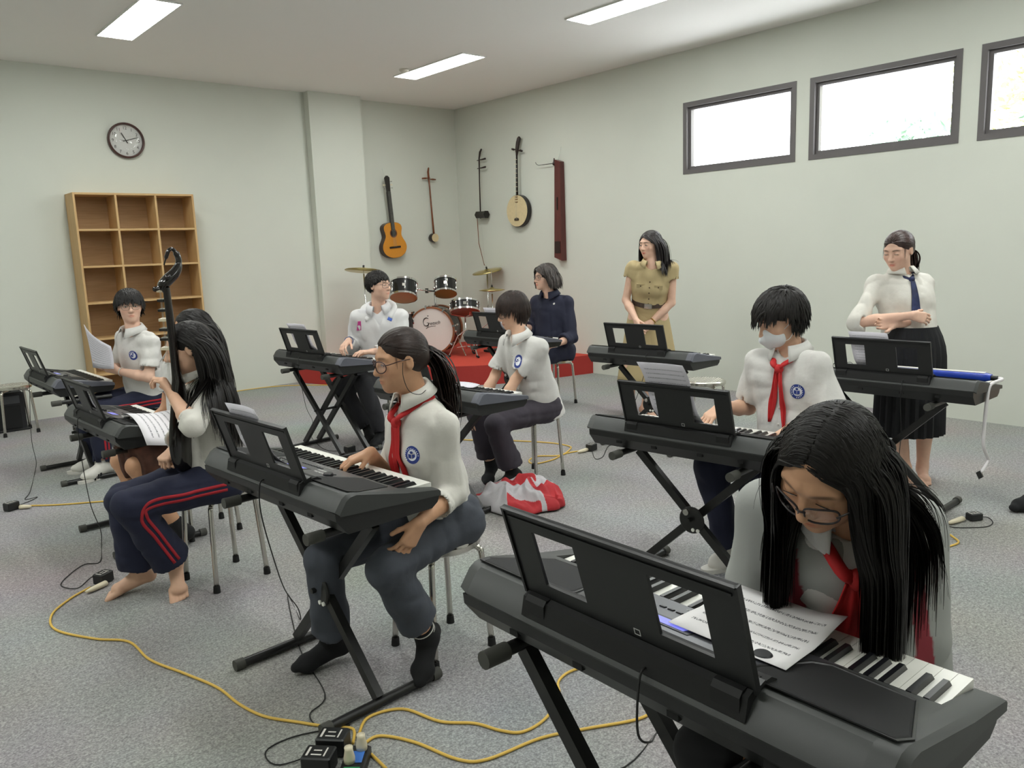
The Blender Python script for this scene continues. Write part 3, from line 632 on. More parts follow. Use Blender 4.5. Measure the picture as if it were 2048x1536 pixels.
cl = dpt(974, 541, yb+.1); t = thing('cymbal_stand', 'larger bronze crash cymbal on a chrome stand right of the small tom', 'cymbal', (cl.x, cl.y, ZS), 0, 'cymbals of the drum kit'); tripod(t, cl.z-ZS-.05); cymbal(t, cl.z-ZS, .2, (-.22, .0, 1)); 
cl = dpt(984, 578, yb-.3); t = thing('hi_hat_stand', 'pair of bronze hi-hat cymbals on a chrome stand below the larger crash', 'cymbal', (cl.x, cl.y, ZS), 0, 'cymbals of the drum kit'); tripod(t, cl.z-ZS-.06); cymbal(t, cl.z-ZS, .165, (0, 0, 1))
MB().lathe([(.165, -.015), (.1, -.027), (.02, -.035), (.02, -.032), (.1, -.024), (.165, -.013)], 36, (0, 0, cl.z-ZS)).build('lower_cymbal', M_bronze, t, smooth=True)
MB().cyl((0,0,cl.z-ZS), (0,0,cl.z-ZS+.22), .004, n=6).build('pull_rod', M_chrome, t); MB().box((-.14, -.05, .004), (.1, .05, .03), .004).build('pedal', M_black, t)
t = thing('snare_stand', 'chrome folding stand holding the shallow snare drum', 'drum stand', (tC.x, tC.y, ZS)); tripod(t, tC.z-ZS-.04, .22)
for k in range(3):
    a = k*2.094+.2; d = V(math.cos(a), math.sin(a), 0); MB().tube([V(0,0,tC.z-ZS-.05), d*.17+V(0,0,tC.z-ZS-.02), d*.19+V(0,0,tC.z-ZS+.02)], .006, 6).build('basket_arm', M_chrome, t)
# ---------------------------------------------------------------- people: implicit surfaces meshed on grids
A = lambda *v: np.array(v if len(v) > 1 else v[0], float)
def nrm(v): v = np.asarray(v, float); return v/max(np.linalg.norm(v), 1e-9)
class Cap:
    def __init__(s, a, b, ra, rb=None, f0=False, f1=False, w=None, sq=1.0):
        s.a, s.b = A(a), A(b); s.ra = ra; s.rb = ra if rb is None else rb; s.f0, s.f1 = f0, f1; s.w = None if w is None else nrm(w); s.sq = sq
        if np.linalg.norm(s.b-s.a) < 1e-5: s.b = s.a+A(0, 0, 1e-4)
    def bb(s):
        r = max(s.ra, s.rb); return np.minimum(s.a, s.b)-r, np.maximum(s.a, s.b)+r
    def d(s, X, Y, Z):
        ab = s.b-s.a; L2 = ab@ab; L = math.sqrt(L2); x, y, z = X-s.a[0], Y-s.a[1], Z-s.a[2]
        t = (x*ab[0]+y*ab[1]+z*ab[2])/L2; tc = np.clip(t, 0, 1)
        tt = np.clip(t, -9 if s.f0 else 0, 9 if s.f1 else 1)
        px, py, pz = x-tt*ab[0], y-tt*ab[1], z-tt*ab[2]; r = s.ra+(s.rb-s.ra)*tc
        if s.w is not None:
            w_ = s.w; pw = px*w_[0]+py*w_[1]+pz*w_[2]; n2 = px*px+py*py+pz*pz; k = s.sq
            q = np.sqrt(n2+(k*k-1)*pw*pw)+1e-6; g = np.clip(np.sqrt(n2+(k**4-1)*pw*pw)/q, min(1, k), max(1, k)); d = (q-r)/g
        else: d = np.sqrt(px*px+py*py+pz*pz)-r
        if s.f0: d = np.maximum(d, -t*L)
        if s.f1: d = np.maximum(d, (t-1)*L)
        return d
class Ell:
    def __init__(s, c, rad, ax=None): s.c = A(c); s.r = A(rad); s.R = np.eye(3) if ax is None else np.array([nrm(v) for v in ax])
    def bb(s): e = np.abs(s.R.T) @ s.r; return s.c-e, s.c+e
    def d(s, X, Y, Z):
        x, y, z = X-s.c[0], Y-s.c[1], Z-s.c[2]; k0 = 0; k1 = 0
        for i in range(3):
            l = (s.R[i, 0]*x+s.R[i, 1]*y+s.R[i, 2]*z)/s.r[i]; k0 = k0+l*l; k1 = k1+(l/s.r[i])**2
        k0 = np.sqrt(k0)+1e-7; return k0*(k0-1)/(np.sqrt(k1)+1e-7)
LAT = rng.uniform(-1, 1, (24, 24, 24)).astype(np.float32)
def lattice(x, y, z):
    ix, iy, iz = np.floor(x).astype(int), np.floor(y).astype(int), np.floor(z).astype(int)
    fx, fy, fz = x-ix, y-iy, z-iz; fx, fy, fz = [f*f*(3-2*f) for f in (fx, fy, fz)]; out = 0
    for a in (0, 1):
        for b in (0, 1):
            for c in (0, 1):
                w_ = (fx if a else 1-fx)*(fy if b else 1-fy)*(fz if c else 1-fz); out = out+w_*LAT[(ix+a) % 24, (iy+b) % 24, (iz+c) % 24]
    return out
def field(ops, lo, hi, h, noise=None):
    lo = A(lo); n = np.ceil((A(hi)-lo)/h).astype(int)+1
    ax = [(lo[i]+np.arange(n[i])*h).astype(np.float32) for i in range(3)]; v = np.full(n, 9.0, np.float32)
    for op, pr, k in ops:
        a, b = pr.bb(); m_ = k+3*h; i0 = np.maximum(np.floor((a-m_-lo)/h).astype(int), 0); i1 = np.minimum(np.ceil((b+m_-lo)/h).astype(int)+1, n)
        if (i1 <= i0).any(): continue
        sl = tuple(slice(p, q) for p, q in zip(i0, i1)); X = ax[0][sl[0]][:, None, None]; Y = ax[1][sl[1]][None, :, None]; Z = ax[2][sl[2]][None, None, :]
        d = pr.d(X, Y, Z).astype(np.float32); o = v[sl]
        if op == 'u':
            hh = np.clip(.5+.5*(o-d)/k, 0, 1); v[sl] = o*(1-hh)+d*hh-k*hh*(1-hh)
        else:
            d = -d; hh = np.clip(.5-.5*(o-d)/k, 0, 1); v[sl] = o*(1-hh)+d*hh+k*hh*(1-hh)
    if noise:
        idx = np.nonzero(np.abs(v) < 4*h)
        X, Y, Z = ax[0][idx[0]], ax[1][idx[1]], ax[2][idx[2]]
        for amp, fx, fy, fz, ridge in noise:
            q = lattice(X*fx+7.3, Y*fy+3.1, Z*fz+5.7)
            if ridge: q = 1-2*np.abs(q)**.8
            v[idx] += (amp*q).astype(np.float32)
    return v, lo
def nets(v, lo, h):
    s = v < 0; n = np.array(v.shape)-1
    c = np.zeros(n, np.uint8)
    for a in (0, 1):
        for b in (0, 1):
            for e in (0, 1): c += s[a:a+n[0], b:b+n[1], e:e+n[2]]
    I = np.argwhere((c > 0) & (c < 8))
    if len(I) == 0: return np.zeros((0, 3)), np.zeros((0, 4), int)
    vid = np.full(n, -1, np.int32); vid[I[:, 0], I[:, 1], I[:, 2]] = np.arange(len(I))
    P = np.zeros((len(I), 3)); cnt = np.zeros(len(I))
    cor = [(a, b, e) for a in (0, 1) for b in (0, 1) for e in (0, 1)]
    for p in cor:
        for ax in range(3):
            if p[ax]: continue
            q = list(p); q[ax] = 1
            va = v[I[:, 0]+p[0], I[:, 1]+p[1], I[:, 2]+p[2]]; vb = v[I[:, 0]+q[0], I[:, 1]+q[1], I[:, 2]+q[2]]
            x = (va < 0) != (vb < 0); t = np.where(x, va/np.where(x, va-vb, 1), 0)
            off = np.zeros((len(I), 3)); off[:] = p; off[:, ax] = t; P[x] += off[x]; cnt[x] += 1
    P = lo+(I+P/cnt[:, None])*h; Fs = []
    for ax in range(3):
        u, w_ = (ax+1) % 3, (ax+2) % 3
        sl0 = [slice(None)]*3; sl1 = [slice(None)]*3; sl0[ax] = slice(0, -1); sl1[ax] = slice(1, None)
        a, b = s[tuple(sl0)], s[tuple(sl1)]; E = np.argwhere(a != b)
        E = E[(E[:, u] > 0) & (E[:, w_] > 0) & (E[:, u] < n[u]) & (E[:, w_] < n[w_])]
        def cell(du, dw): q = E.copy(); q[:, u] += du; q[:, w_] += dw; return vid[q[:, 0], q[:, 1], q[:, 2]]
        Q = np.stack([cell(-1, -1), cell(0, -1), cell(0, 0), cell(-1, 0)], 1)
        fl = ~a[E[:, 0], E[:, 1], E[:, 2]]; Q[fl] = Q[fl][:, ::-1]; Fs.append(Q)
    return P, np.concatenate(Fs)
def sdf_mesh(ops, h, fine=(), noise=None, pad=0):
    bb = [o[1].bb() for o in ops if o[0] == 'u']; lo = np.min([b[0] for b in bb], 0)-.03; hi = np.max([b[1] for b in bb], 0)+.03
    v, l0 = field(ops, lo, hi, h, noise); P, Q = nets(v, l0, h)
    for (a, b, h2) in fine:
        a, b = A(a), A(b); c = P[Q].mean(1); ins = ((c > a+h*.9) & (c < b-h*.9)).all(1); Q = Q[~ins]
    PP, QQ = [P], [Q]; n = len(P)
    for (a, b, h2) in fine:
        v, l0 = field(ops, A(a), A(b), h2, noise); P2, Q2 = nets(v, l0, h2); PP.append(P2); QQ.append(Q2+n); n += len(P2)
    return np.concatenate(PP), np.concatenate(QQ)
def np_obj(name, P, Q, mt, parent, origin, tint=None, smooth=True):
    used_ = np.zeros(len(P), bool); used_[Q.ravel()] = True
    if not used_.all():
        mp = np.cumsum(used_)-1; P = P[used_]; Q = mp[Q]
        if tint is not None: tint = tint[used_]
    me = bpy.data.meshes.new(name); nv, nf, k = len(P), len(Q), Q.shape[1]
    me.vertices.add(nv); me.vertices.foreach_set('co', (P-A(origin)).astype(np.float32).ravel())
    me.loops.add(nf*k); me.loops.foreach_set('vertex_index', Q.astype(np.int32).ravel())
    me.polygons.add(nf); me.polygons.foreach_set('loop_start', np.arange(0, nf*k, k, dtype=np.int32))
    me.polygons.foreach_set('use_smooth', np.full(nf, smooth))
    me.materials.append(mt); me.update(calc_edges=True)
    if tint is not None:
        at = me.color_attributes.new('tint', 'FLOAT_COLOR', 'POINT'); c = np.ones((nv, 4), np.float32); c[:, :3] = tint; at.data.foreach_set('color', c.ravel())
    o = bpy.data.objects.new(name, me); COL.objects.link(o); o.parent = parent; return o
def seat_clamp(P, F):
    """cloth is pressed flat where it meets the stool"""
    st = getattr(F, 'seat', None)
    if st is None: return P
    k = (np.hypot(P[:, 0]-st[0], P[:, 1]-st[1]) < .175) & (P[:, 2] < .4535) & (P[:, 2] > .36); P[k, 2] = .4535; return P
def bvh_of(P, Q): return BVHTree.FromPolygons([tuple(p) for p in P], [tuple(q) for q in Q])
def hit(bvh, p, d, dist=.35):
    """surface point met when looking along d at p from outside"""
    d = nrm(d); r = bvh.ray_cast(Vector(A(p)-d*dist), Vector(d)); return (A(r[0]), A(r[1])) if r[0] is not None else (None, None)
# ---- the figure
class Fig: pass
def figure(label, J, s=1.0, look=(0, -1), pitch=0.0, roll=0.0, group=None, hs=1.0):
    F = Fig(); F.J = {k: A(v) for k, v in J.items()}; F.s = s; F.hs = hs; j = F.J
    F.right = nrm(j['shR']-j['shL']); F.up = nrm(j['neck']-j['pel']); F.right = nrm(F.right-F.up*(F.right@F.up)); F.fwd = nrm(np.cross(F.up, F.right))
    l = nrm(A(look[0], look[1], 0)); F.hf = nrm(l*math.cos(pitch)+A(0, 0, 1)*math.sin(pitch)); r = nrm(np.cross(F.hf, A(0, 0, 1)))
    u = np.cross(r, F.hf); F.hr = r*math.cos(roll)+u*math.sin(roll); F.hu = nrm(np.cross(F.hr, F.hf))
    b = j['pel'].copy(); b[2] = 0; F.o = tuple(b)
    F.t = thing('person', label, 'person', F.o, 0, group); F.body = []; F.fine = []
    for (sx, sy, _, _) in STOOLS:
        if math.hypot(sx-b[0], sy-b[1]) < .2 and j['pel'][2] < .7: F.seat = (sx, sy)
    return F
def HP(F, r, f, u): return F.J['head']+F.hs*(r*F.hr+f*F.hf+u*F.hu)
def head_ops(F):
    E = lambda r, f, u, a, b, c: Ell(HP(F, r, f, u), (a*F.hs, b*F.hs, c*F.hs), (F.hr, F.hf, F.hu))
    C = lambda p, q, a, b: Cap(HP(F, *p), HP(F, *q), a*F.hs, b*F.hs)
    ops = [('u', E(0, -.014, .03, .073, .091, .079), .01), ('u', E(0, .018, -.024, .062, .068, .083), .03), ('u', E(0, .034, -.062, .049, .046, .042), .03), ('u', C((0, .066, -.094), (0, .066, -.092), .016, .016), .03)]
    for s in (-1, 1):
        ops += [('u', C((s*.041, .052, -.024), (s*.041, .05, -.022), .023, .023), .025), ('u', C((s*.012, .079, .024), (s*.046, .064, .021), .009, .008), .016),
                ('s', E(s*.031, .092, .001, .019, .014, .011), .012), ('u', E(s*.031, .0705, .0, .0148, .0135, .0115), .004),
                ('u', E(s*.0755, -.006, -.006, .0075, .0155, .027), .008), ('s', E(s*.083, -.002, -.004, .004, .008, .016), .006), ('u', C((s*.0105, .090, -.033), (s*.0105, .088, -.033), .0085, .0085), .008)]
    ops += [('u', C((0, .082, .004), (0, .101, -.030), .0075, .0115), .012), ('u', E(0, .0835, -.0605, .0215, .0095, .0052), .006), ('u', E(0, .082, -.070, .018, .0095, .006), .006), ('s', E(0, .094, -.065, .022, .006, .0012), .003)]
    return ops
def hand_ops(wr, d, n, side, pose, s):
    """side +1 = right hand; d = fingers, n = back of the hand; pose: finger curls, thumb"""
    d = nrm(d); n = nrm(A(n)-d*(A(n)@d)); t = np.cross(n, d)*side
    fingers = [(.086, .027, (.038, .024, .019), .0085), (.090, .008, (.042, .027, .020), .0088), (.086, -.0105, (.039, .025, .019), .0083), (.078, -.028, (.031, .019, .017), .0073)]
    W = lambda x, y, z: A(wr)+s*(d*x+t*y+n*z); ops = []
    c = pose.get('c', (.3, .4, .3)); sp = pose.get('spread', .06)
    for i, (kx, ky, ph, r) in enumerate(fingers):
        ops.append(('u', Cap(W(.012, ky*.62, 0), W(kx, ky, .002), .0145*s, .0115*s), .012))
        p = W(kx, ky, .002); ang = 0; cc = pose.get('per', {}).get(i, c); lat = (1.5-i)*sp
        for q, L in enumerate(ph):
            ang += cc[q]; dd = nrm((d*math.cos(ang)-n*math.sin(ang))+t*lat*math.cos(ang)); p2 = p+dd*L*s
            ops.append(('u', Cap(p, p2, r*s*(1-.1*q), r*s*(.92-.1*q)), .004)); p = p2
    th = pose.get('th', (.6, .35, .3)); p = W(.022, .022, -.006); ops.append(('u', Cap(W(.01, .01, -.002), W(.035, .03, -.012), .016*s, .013*s), .012))
    dirs = nrm(d*math.cos(th[0])+t*math.sin(th[0])-n*th[1]); p = W(.035, .030, -.012)
    for q, L in enumerate((.034, .028)):
        p2 = p+dirs*L*s; ops.append(('u', Cap(p, p2, .0105*s*(1-.08*q), .0095*s*(1-.08*q)), .005)); p = p2; dirs = nrm(dirs+(d*.5-t*.5)*th[2])
    return ops
POSES = dict(relax=dict(c=(.35, .45, .3)), piano=dict(c=(.25, .75, .5), spread=.1, th=(.5, .5, .2)), fist=dict(c=(1.25, 1.5, .9), th=(.5, .6, .8)), hold=dict(c=(.5, .6, .4), th=(.25, .7, .2)), flat=dict(c=(.12, .18, .1)), grip=dict(c=(.9, 1.1, .7), th=(.9, .7, .5)))
def foot_ops(F, an, toe, inf=0.0, toes=False, k=.02, side=1):
    an, toe = A(an), A(toe); d = nrm(toe-an); s = F.s
    dn = nrm(A(0, 0, -1)-d*(A(0, 0, -1)@d)); L = np.linalg.norm(toe-an); lat = np.cross(d, dn)
    heel = an+dn*.032*s-d*.028*s; ball = an+d*L*.68+dn*.018*s; ops = [('u', Cap(an-dn*.02, heel, (.034+inf)*s, (.031+inf)*s), k), ('u', Cap(an+dn*.005, ball, (.034+inf)*s, (.024+inf)*s), k),
        ('u', Cap(heel, ball, (.030+inf)*s, (.026+inf)*s), k), ('u', Cap(ball+lat*.018*s, ball-lat*.02*s, (.022+inf)*s), k)]
    if toes:
        for i in range(5):
            o = (.03-.0145*i)*side; b = ball+lat*o*s+dn*.004; L2 = (.058, .056, .05, .044, .037)[i]; r = (.0125, .0098, .0092, .0088, .0085)[i]
            ops.append(('u', Cap(b, b+(d*L2+lat*o*.12)*s+dn*.004, (r+.002)*s, r*s), .006))
    else: ops.append(('u', Cap(ball, toe-d*.016*s+dn*.008, (.03+inf)*s, (.021+inf)*s, w=dn, sq=1.35), k))
    return ops
def skin_body(F, skin, handsp=None, toes=(False, False), hh=.0035, hd=.0035, h=.010, feet=True, fh=.004, lips=(.86, .62, .6), brow=.16, foot_inf=0.0):
    j, s = F.J, F.s; ops = []
    up, fw, rt = F.up, F.fwd, F.right
    ops += [('u', Cap(j['pel']+up*.02, j['neck']-up*.13*s, .115*s, .118*s, w=fw, sq=1.4), .02), ('u', Cap(j['shL']+rt*.03-up*.02, j['shR']-rt*.03-up*.02, .034*s), .04), ('u', Cap(j['hipL'], j['hipR'], .085*s), .04)]
    ops += [('u', Cap(j['neck']-up*.03, j['head']-F.hu*.05*F.hs-F.hf*.015, .056*s, .046*s), .03), ('u', Cap(j['neck']-up*.045-fw*.01, j['shL']-up*.02, .034*s, .03*s), .03), ('u', Cap(j['neck']-up*.045-fw*.01, j['shR']-up*.02, .034*s, .03*s), .03)]
    for S in 'LR':
        sh, el, wr = j['sh'+S], j['el'+S], j['wr'+S]; ax = nrm(wr-el)
        ops += [('u', Cap(sh-up*.012, el, .036*s, .034*s), .02), ('u', Cap(el, el+(wr-el)*.35, .034*s, .036*s), .015), ('u', Cap(el+(wr-el)*.35, wr, .036*s, .0235*s), .015)]
        hp = (handsp or {}).get(S, {}); d = hp.get('d', ax); n = hp.get('n', A(0, 0, 1)); po = hp.get('pose', 'relax'); po = POSES[po] if isinstance(po, str) else po
        ho = hand_ops(wr, d, n, 1 if S == 'R' else -1, po, .93*s); ops += ho
        if hd:
            bb = [o[1].bb() for o in ho]; F.fine.append((np.min([b[0] for b in bb], 0)-.02, np.max([b[1] for b in bb], 0)+.02, hd))
        if feet:
            hi, kn, an, to = j['hip'+S], j['kn'+S], j['an'+S], j['toe'+S]
            ops += [('u', Cap(hi, kn, .074*s, .05*s), .03), ('u', Cap(kn, kn+(an-kn)*.35, .049*s, .052*s), .02), ('u', Cap(kn+(an-kn)*.35, an, .052*s, .032*s), .02)]
            fo = foot_ops(F, an, to, foot_inf, toes[S == 'R'], .015, 1 if S == 'R' else -1); ops += fo
            if toes[S == 'R']:
                bb = [o[1].bb() for o in fo]; F.fine.append((np.min([b[0] for b in bb], 0)-.01, np.max([b[1] for b in bb], 0)+.015, fh))
    ops += head_ops(F); c = HP(F, 0, .01, -.012); F.fine.insert(0, (c-.135*F.hs, c+.135*F.hs, hh))
    P, Q = sdf_mesh(ops, h, F.fine); P = seat_clamp(P, F); l = (P-F.J['head'])/F.hs; r, f, u = l@F.hr, l@F.hf, l@F.hu
    tint = np.ones((len(P), 3)); nearf = f > .04
    lm = np.exp(-((r/.019)**4+((u+.0655-.002*np.abs(r)/.02)/.0085)**4))*nearf
    bm = np.exp(-(((np.abs(r)-.031)/.019)**4+((u-.0235+.12*(np.abs(r)-.03)**2/.02)/.0042)**4))*nearf*brow*5
    ck_ = np.exp(-(((np.abs(r)-.04)/.022)**2+((u+.03)/.02)**2))*nearf*.08
    for i in range(3):
        tint[:, i] *= 1-lm*(1-lips[i]); tint[:, i] *= 1-np.clip(bm, 0, .85)
    tint[:, 1] *= 1-ck_; tint[:, 2] *= 1-ck_
    F.bodyobj = np_obj('body', P, Q, skin, F.t, F.o, tint); F.colliders = [o[1] for o in ops if o[0] == 'u'][:14]
    return F
def eyes(F, openness=.006, dark=True):
    """one almond eye on each side: white, iris and lash line"""
    Mw = mat('eye_white', 'cfc9c2', .3); Mi = mat('iris', '17100d', .2)
    for s in (-1, 1):
        q = MB(); N = 14; c = (s*.031, .0838, -.0005)
        def pt(a, b, df): return tuple(HP(F, c[0]+a, c[1]+df-a*a*9, c[2]+b))
        top = [pt(.0125*math.cos(math.pi*i/N), openness*.62*math.sin(math.pi*i/N), .0012*math.sin(math.pi*i/N)) for i in range(N+1)]; bot = [pt(.0125*math.cos(math.pi*i/N), -openness*.45*math.sin(math.pi*i/N), .0012*math.sin(math.pi*i/N)) for i in range(N+1)]
        q.grid([top, bot]); q.mi = 1
        if openness > .004:
            n = 12; q.add([pt(.0045*math.cos(2*math.pi*i/n), max(-openness*.42, min(openness*.58, .0048*math.sin(2*math.pi*i/n))), .0026) for i in range(n)], [tuple(range(n))])
        q.tube([pt(.0132*math.cos(math.pi*i/N), openness*.62*math.sin(math.pi*i/N)+.0003, .0016) for i in range(N+1)], .0009*F.hs, 4)
        q.build('eye', [Mw, Mi], F.t, smooth=True, origin=F.o)
def glasses(F, col='2a2020', rr=.0017, w_=.0245, h_=.019, f=.101, up_=-.003, round_=.6, clear=.12):
    M = mat('glasses_'+col, col, .3); Ml = MATS.get('lens')
    if Ml is None:
        Ml = bpy.data.materials.new('lens'); MATS['lens'] = Ml; Ml.use_nodes = True; nt = Ml.node_tree; nt.nodes.remove(nt.nodes['Principled BSDF'])
        a = nt.nodes.new('ShaderNodeBsdfTransparent'); b = nt.nodes.new('ShaderNodeBsdfGlossy'); b.inputs['Roughness'].default_value = .03; c = nt.nodes.new('ShaderNodeMixShader'); c.inputs[0].default_value = .10
        nt.links.new(a.outputs[0], c.inputs[1]); nt.links.new(b.outputs[0], c.inputs[2]); nt.links.new(c.outputs[0], nt.nodes['Material Output'].inputs[0])
    q = MB(); lens = []
    for s in (-1, 1):
        N = 28; ring = []
        for i in range(N):
            a = 2*math.pi*i/N; ca, sa = math.cos(a), math.sin(a); e = 2/(2+4*(1-round_)); x = math.copysign(abs(ca)**e, ca)*w_; y = math.copysign(abs(sa)**e, sa)*h_
            ring.append(HP(F, s*.0325+x, f-.004*abs((s*.0325+x)/.05)**2*4, up_+y))
        q.tube(ring+[ring[0], ring[1]], rr, 6, cap=False); lens.append(ring)
        q.tube([HP(F, s*(.0325+w_), f-.012, up_+.008), HP(F, s*.072, f-.03, up_+.009), HP(F, s*.0785, .03, .008), HP(F, s*.079, -.012, .006), HP(F, s*.077, -.026, -.012)], rr*.95, 6)
    q.tube([HP(F, -.009, f, up_+.004), HP(F, 0, f+.004, up_+.007), HP(F, .009, f, up_+.004)], rr, 6)
    g = q.build('glasses', M, F.t, smooth=True, origin=F.o)
    for ring in lens: MB().add(ring, [tuple(range(len(ring)))]).build('lens', Ml, g, origin=F.o)
# ---- hair
class Guard:
    """keeps hair off the face: strands in front of the ears are moved aside and back"""
    def __init__(s, F, w=.074, f0=.025, top=.058, pull=.2): s.F, s.w, s.f0, s.top, s.pull = F, w, f0, top, pull
    def fix(s, P):
        F = s.F; l = (P-F.J['head'])/F.hs; r, f, u = l@F.hr, l@F.hf, l@F.hu; k = (f > s.f0) & (u < s.top) & (u > -.13)
        if not k.any(): return
        rn = np.where(r[k] > 0, 1, -1)*np.maximum(np.abs(r[k]), s.w); fn = f[k]-s.pull*(f[k]-s.f0); P[k] += F.hs*((rn-r[k])[:, None]*F.hr+(fn-f[k])[:, None]*F.hf)
def push(P, cols, m_):
    for c in cols:
        if isinstance(c, Guard): c.fix(P); continue
        X, Y, Z = P[:, 0], P[:, 1], P[:, 2]; d = c.d(X, Y, Z); bad = d < m_
        if not bad.any(): continue
        B = P[bad]; e = 1e-3; d0 = d[bad]
        g = np.stack([c.d(B[:, 0]+e, B[:, 1], B[:, 2])-d0, c.d(B[:, 0], B[:, 1]+e, B[:, 2])-d0, c.d(B[:, 0], B[:, 1], B[:, 2]+e)-d0], 1); g /= np.linalg.norm(g, axis=1)[:, None]+1e-9
        P[bad] += g*(m_-d0)[:, None]
    return P
def trace(P, D, L, n, grav, cols, m_, target=None, tail=None, ramp=0, stick=0):
    P = push(P.copy(), cols[:2], m_*.7); N = len(P); out = np.zeros((N, n, 3)); out[:, 0] = P; st = (L/(n-1))[:, None]; g = A(0, 0, -1)
    for i in range(1, n):
        a = grav*(1 if not ramp else min(1, .12+i/(n*ramp)))
        tgt = g if target is None else target-P
        if target is not None: tgt = tgt/(np.linalg.norm(tgt, axis=1)[:, None]+1e-6)
        D = D*(1-a)+tgt*a; D /= np.linalg.norm(D, axis=1)[:, None]+1e-9
        Pn = push(P+D*st, cols, m_)
        if stick:
            c = cols[0]; d_ = c.d(Pn[:, 0], Pn[:, 1], Pn[:, 2]); near = (d_ > m_) & (d_ < m_+.06) & (((Pn-c.c)@c.R[2]) > .005)
            if near.any():
                B = Pn[near]; e = 1e-3; d0 = d_[near]; g_ = np.stack([c.d(B[:, 0]+e, B[:, 1], B[:, 2])-d0, c.d(B[:, 0], B[:, 1]+e, B[:, 2])-d0, c.d(B[:, 0], B[:, 1], B[:, 2]+e)-d0], 1); g_ /= np.linalg.norm(g_, axis=1)[:, None]+1e-9; Pn[near] -= g_*((d0-m_)*stick)[:, None]
        D = Pn-P; D /= np.linalg.norm(D, axis=1)[:, None]+1e-9; P = Pn; out[:, i] = P
    return out
def locks(paths, wd, cen, thick=.35, tip=.2):
    N, n, _ = paths.shape; T = np.zeros_like(paths); T[:, 1:-1] = paths[:, 2:]-paths[:, :-2]; T[:, 0] = paths[:, 1]-paths[:, 0]; T[:, -1] = paths[:, -1]-paths[:, -2]; T /= np.linalg.norm(T, axis=2)[..., None]+1e-9
    O = paths-cen; O -= T*(O*T).sum(2)[..., None]; O /= np.linalg.norm(O, axis=2)[..., None]+1e-9; S = np.cross(T, O)
    tw = rng.uniform(-.5, .5, N)[:, None, None]; S2 = S*np.cos(tw)+O*np.sin(tw); O2 = O*np.cos(tw)-S*np.sin(tw)
    u = np.linspace(0, 1, n); prof = np.minimum(1, .55+u*3)*np.where(u < .65, 1, 1-(u-.65)/.35*(1-tip)); w_ = wd[:, None, None]*prof[None, :, None]
    V_ = np.stack([paths-S2*w_*.5, paths+O2*w_*thick, paths+S2*w_*.5], 2).reshape(-1, 3)
    b = (np.arange(N)[:, None]*n+np.arange(n-1)[None, :]).ravel()*3; Q = np.concatenate([np.stack([b, b+3, b+4, b+1], 1), np.stack([b+1, b+4, b+5, b+2], 1)])
    return V_, Q
def scalp(F, N, hl):
    """roots on the skull above the hairline; returns points, local coordinates"""
    i = np.arange(N*3)+.5; ph = np.arccos(1-2*i/(N*3)); th = math.pi*(1+5**.5)*i; d = np.stack([np.cos(th)*np.sin(ph), np.sin(th)*np.sin(ph), np.cos(ph)], 1)
    loc = d*A(.073, .091, .079)+A(0, -.014, .03); loc += rng.normal(0, .002, loc.shape); k = hl(loc); loc = loc[k]
    P = F.J['head']+F.hs*(loc[:, :1]*F.hr+loc[:, 1:2]*F.hf+loc[:, 2:]*F.hu); return P, loc
def hl_std(front=.062, side=.0, back=-.055):
    def f(l):
        r, fw, u = l[:, 0], l[:, 1], l[:, 2]
        lim = np.where(fw > .03, front-(np.abs(r)/.07)**2*.012, np.where(fw > -.015, side+.012, back+(fw+.105)*.3)); lim = np.where((fw > .0) & (fw <= .03), side+.03, lim); return u > lim
    return f
def hair_mesh(F, cap_ops, lockset, mt, h=.005, name='hair'):
    PP, QQ = [], []; n = 0
    if cap_ops:
        P, Q = sdf_mesh(cap_ops, h); PP.append(P); QQ.append(Q); n = len(P)
    for (V_, Q) in lockset: PP.append(V_); QQ.append(Q+n); n += len(V_)
    return np_obj(name, np.concatenate(PP), np.concatenate(QQ), mt, F.t, F.o)
def cap_ops(F, inf=.008, front=.055, low=-.05, sidecut=True):
    E = lambda r, f, u, a, b, c: Ell(HP(F, r, f, u), (a*F.hs, b*F.hs, c*F.hs), (F.hr, F.hf, F.hu))
    ops = [('u', E(0, -.016, .03, .073+inf, .091+inf, .079+inf), .01), ('u', E(0, -.04, -.01, .066+inf*.6, .066+inf*.7, .055), .02)]
    ops += [('s', E(0, .112, front-.082, .068, .078, .098), .008)]
    for s in (-1, 1): ops.append(('s', E(s*.085, .012, -.045, .026, .042, .05), .006))
    return ops
def hcols(F, inf=.0, body=True, guard=None):
    E = lambda r, f, u, a, b, c: Ell(HP(F, r, f, u), (a*F.hs, b*F.hs, c*F.hs), (F.hr, F.hf, F.hu))
    c = [E(0, -.014, .03, .073+inf, .091+inf, .079+inf), E(0, .015, -.03, .063+inf, .07, .085)]; j, s = F.J, F.s
    if guard: c.append(guard if guard is not True else Guard(F))
    if body: c += [Cap(j['neck']-F.up*.03, j['head']-F.hu*.05-F.hf*.015, .058*s, .05*s), Cap(j['shL'], j['shR'], .058*s), Cap(j['pel']+F.up*.05, j['neck']-F.up*.1, .152*s, .15*s, w=F.fwd, sq=1.3), Cap(j['shL'], j['elL'], .054*s, .05*s), Cap(j['shR'], j['elR'], .054*s, .05*s)]
    return c
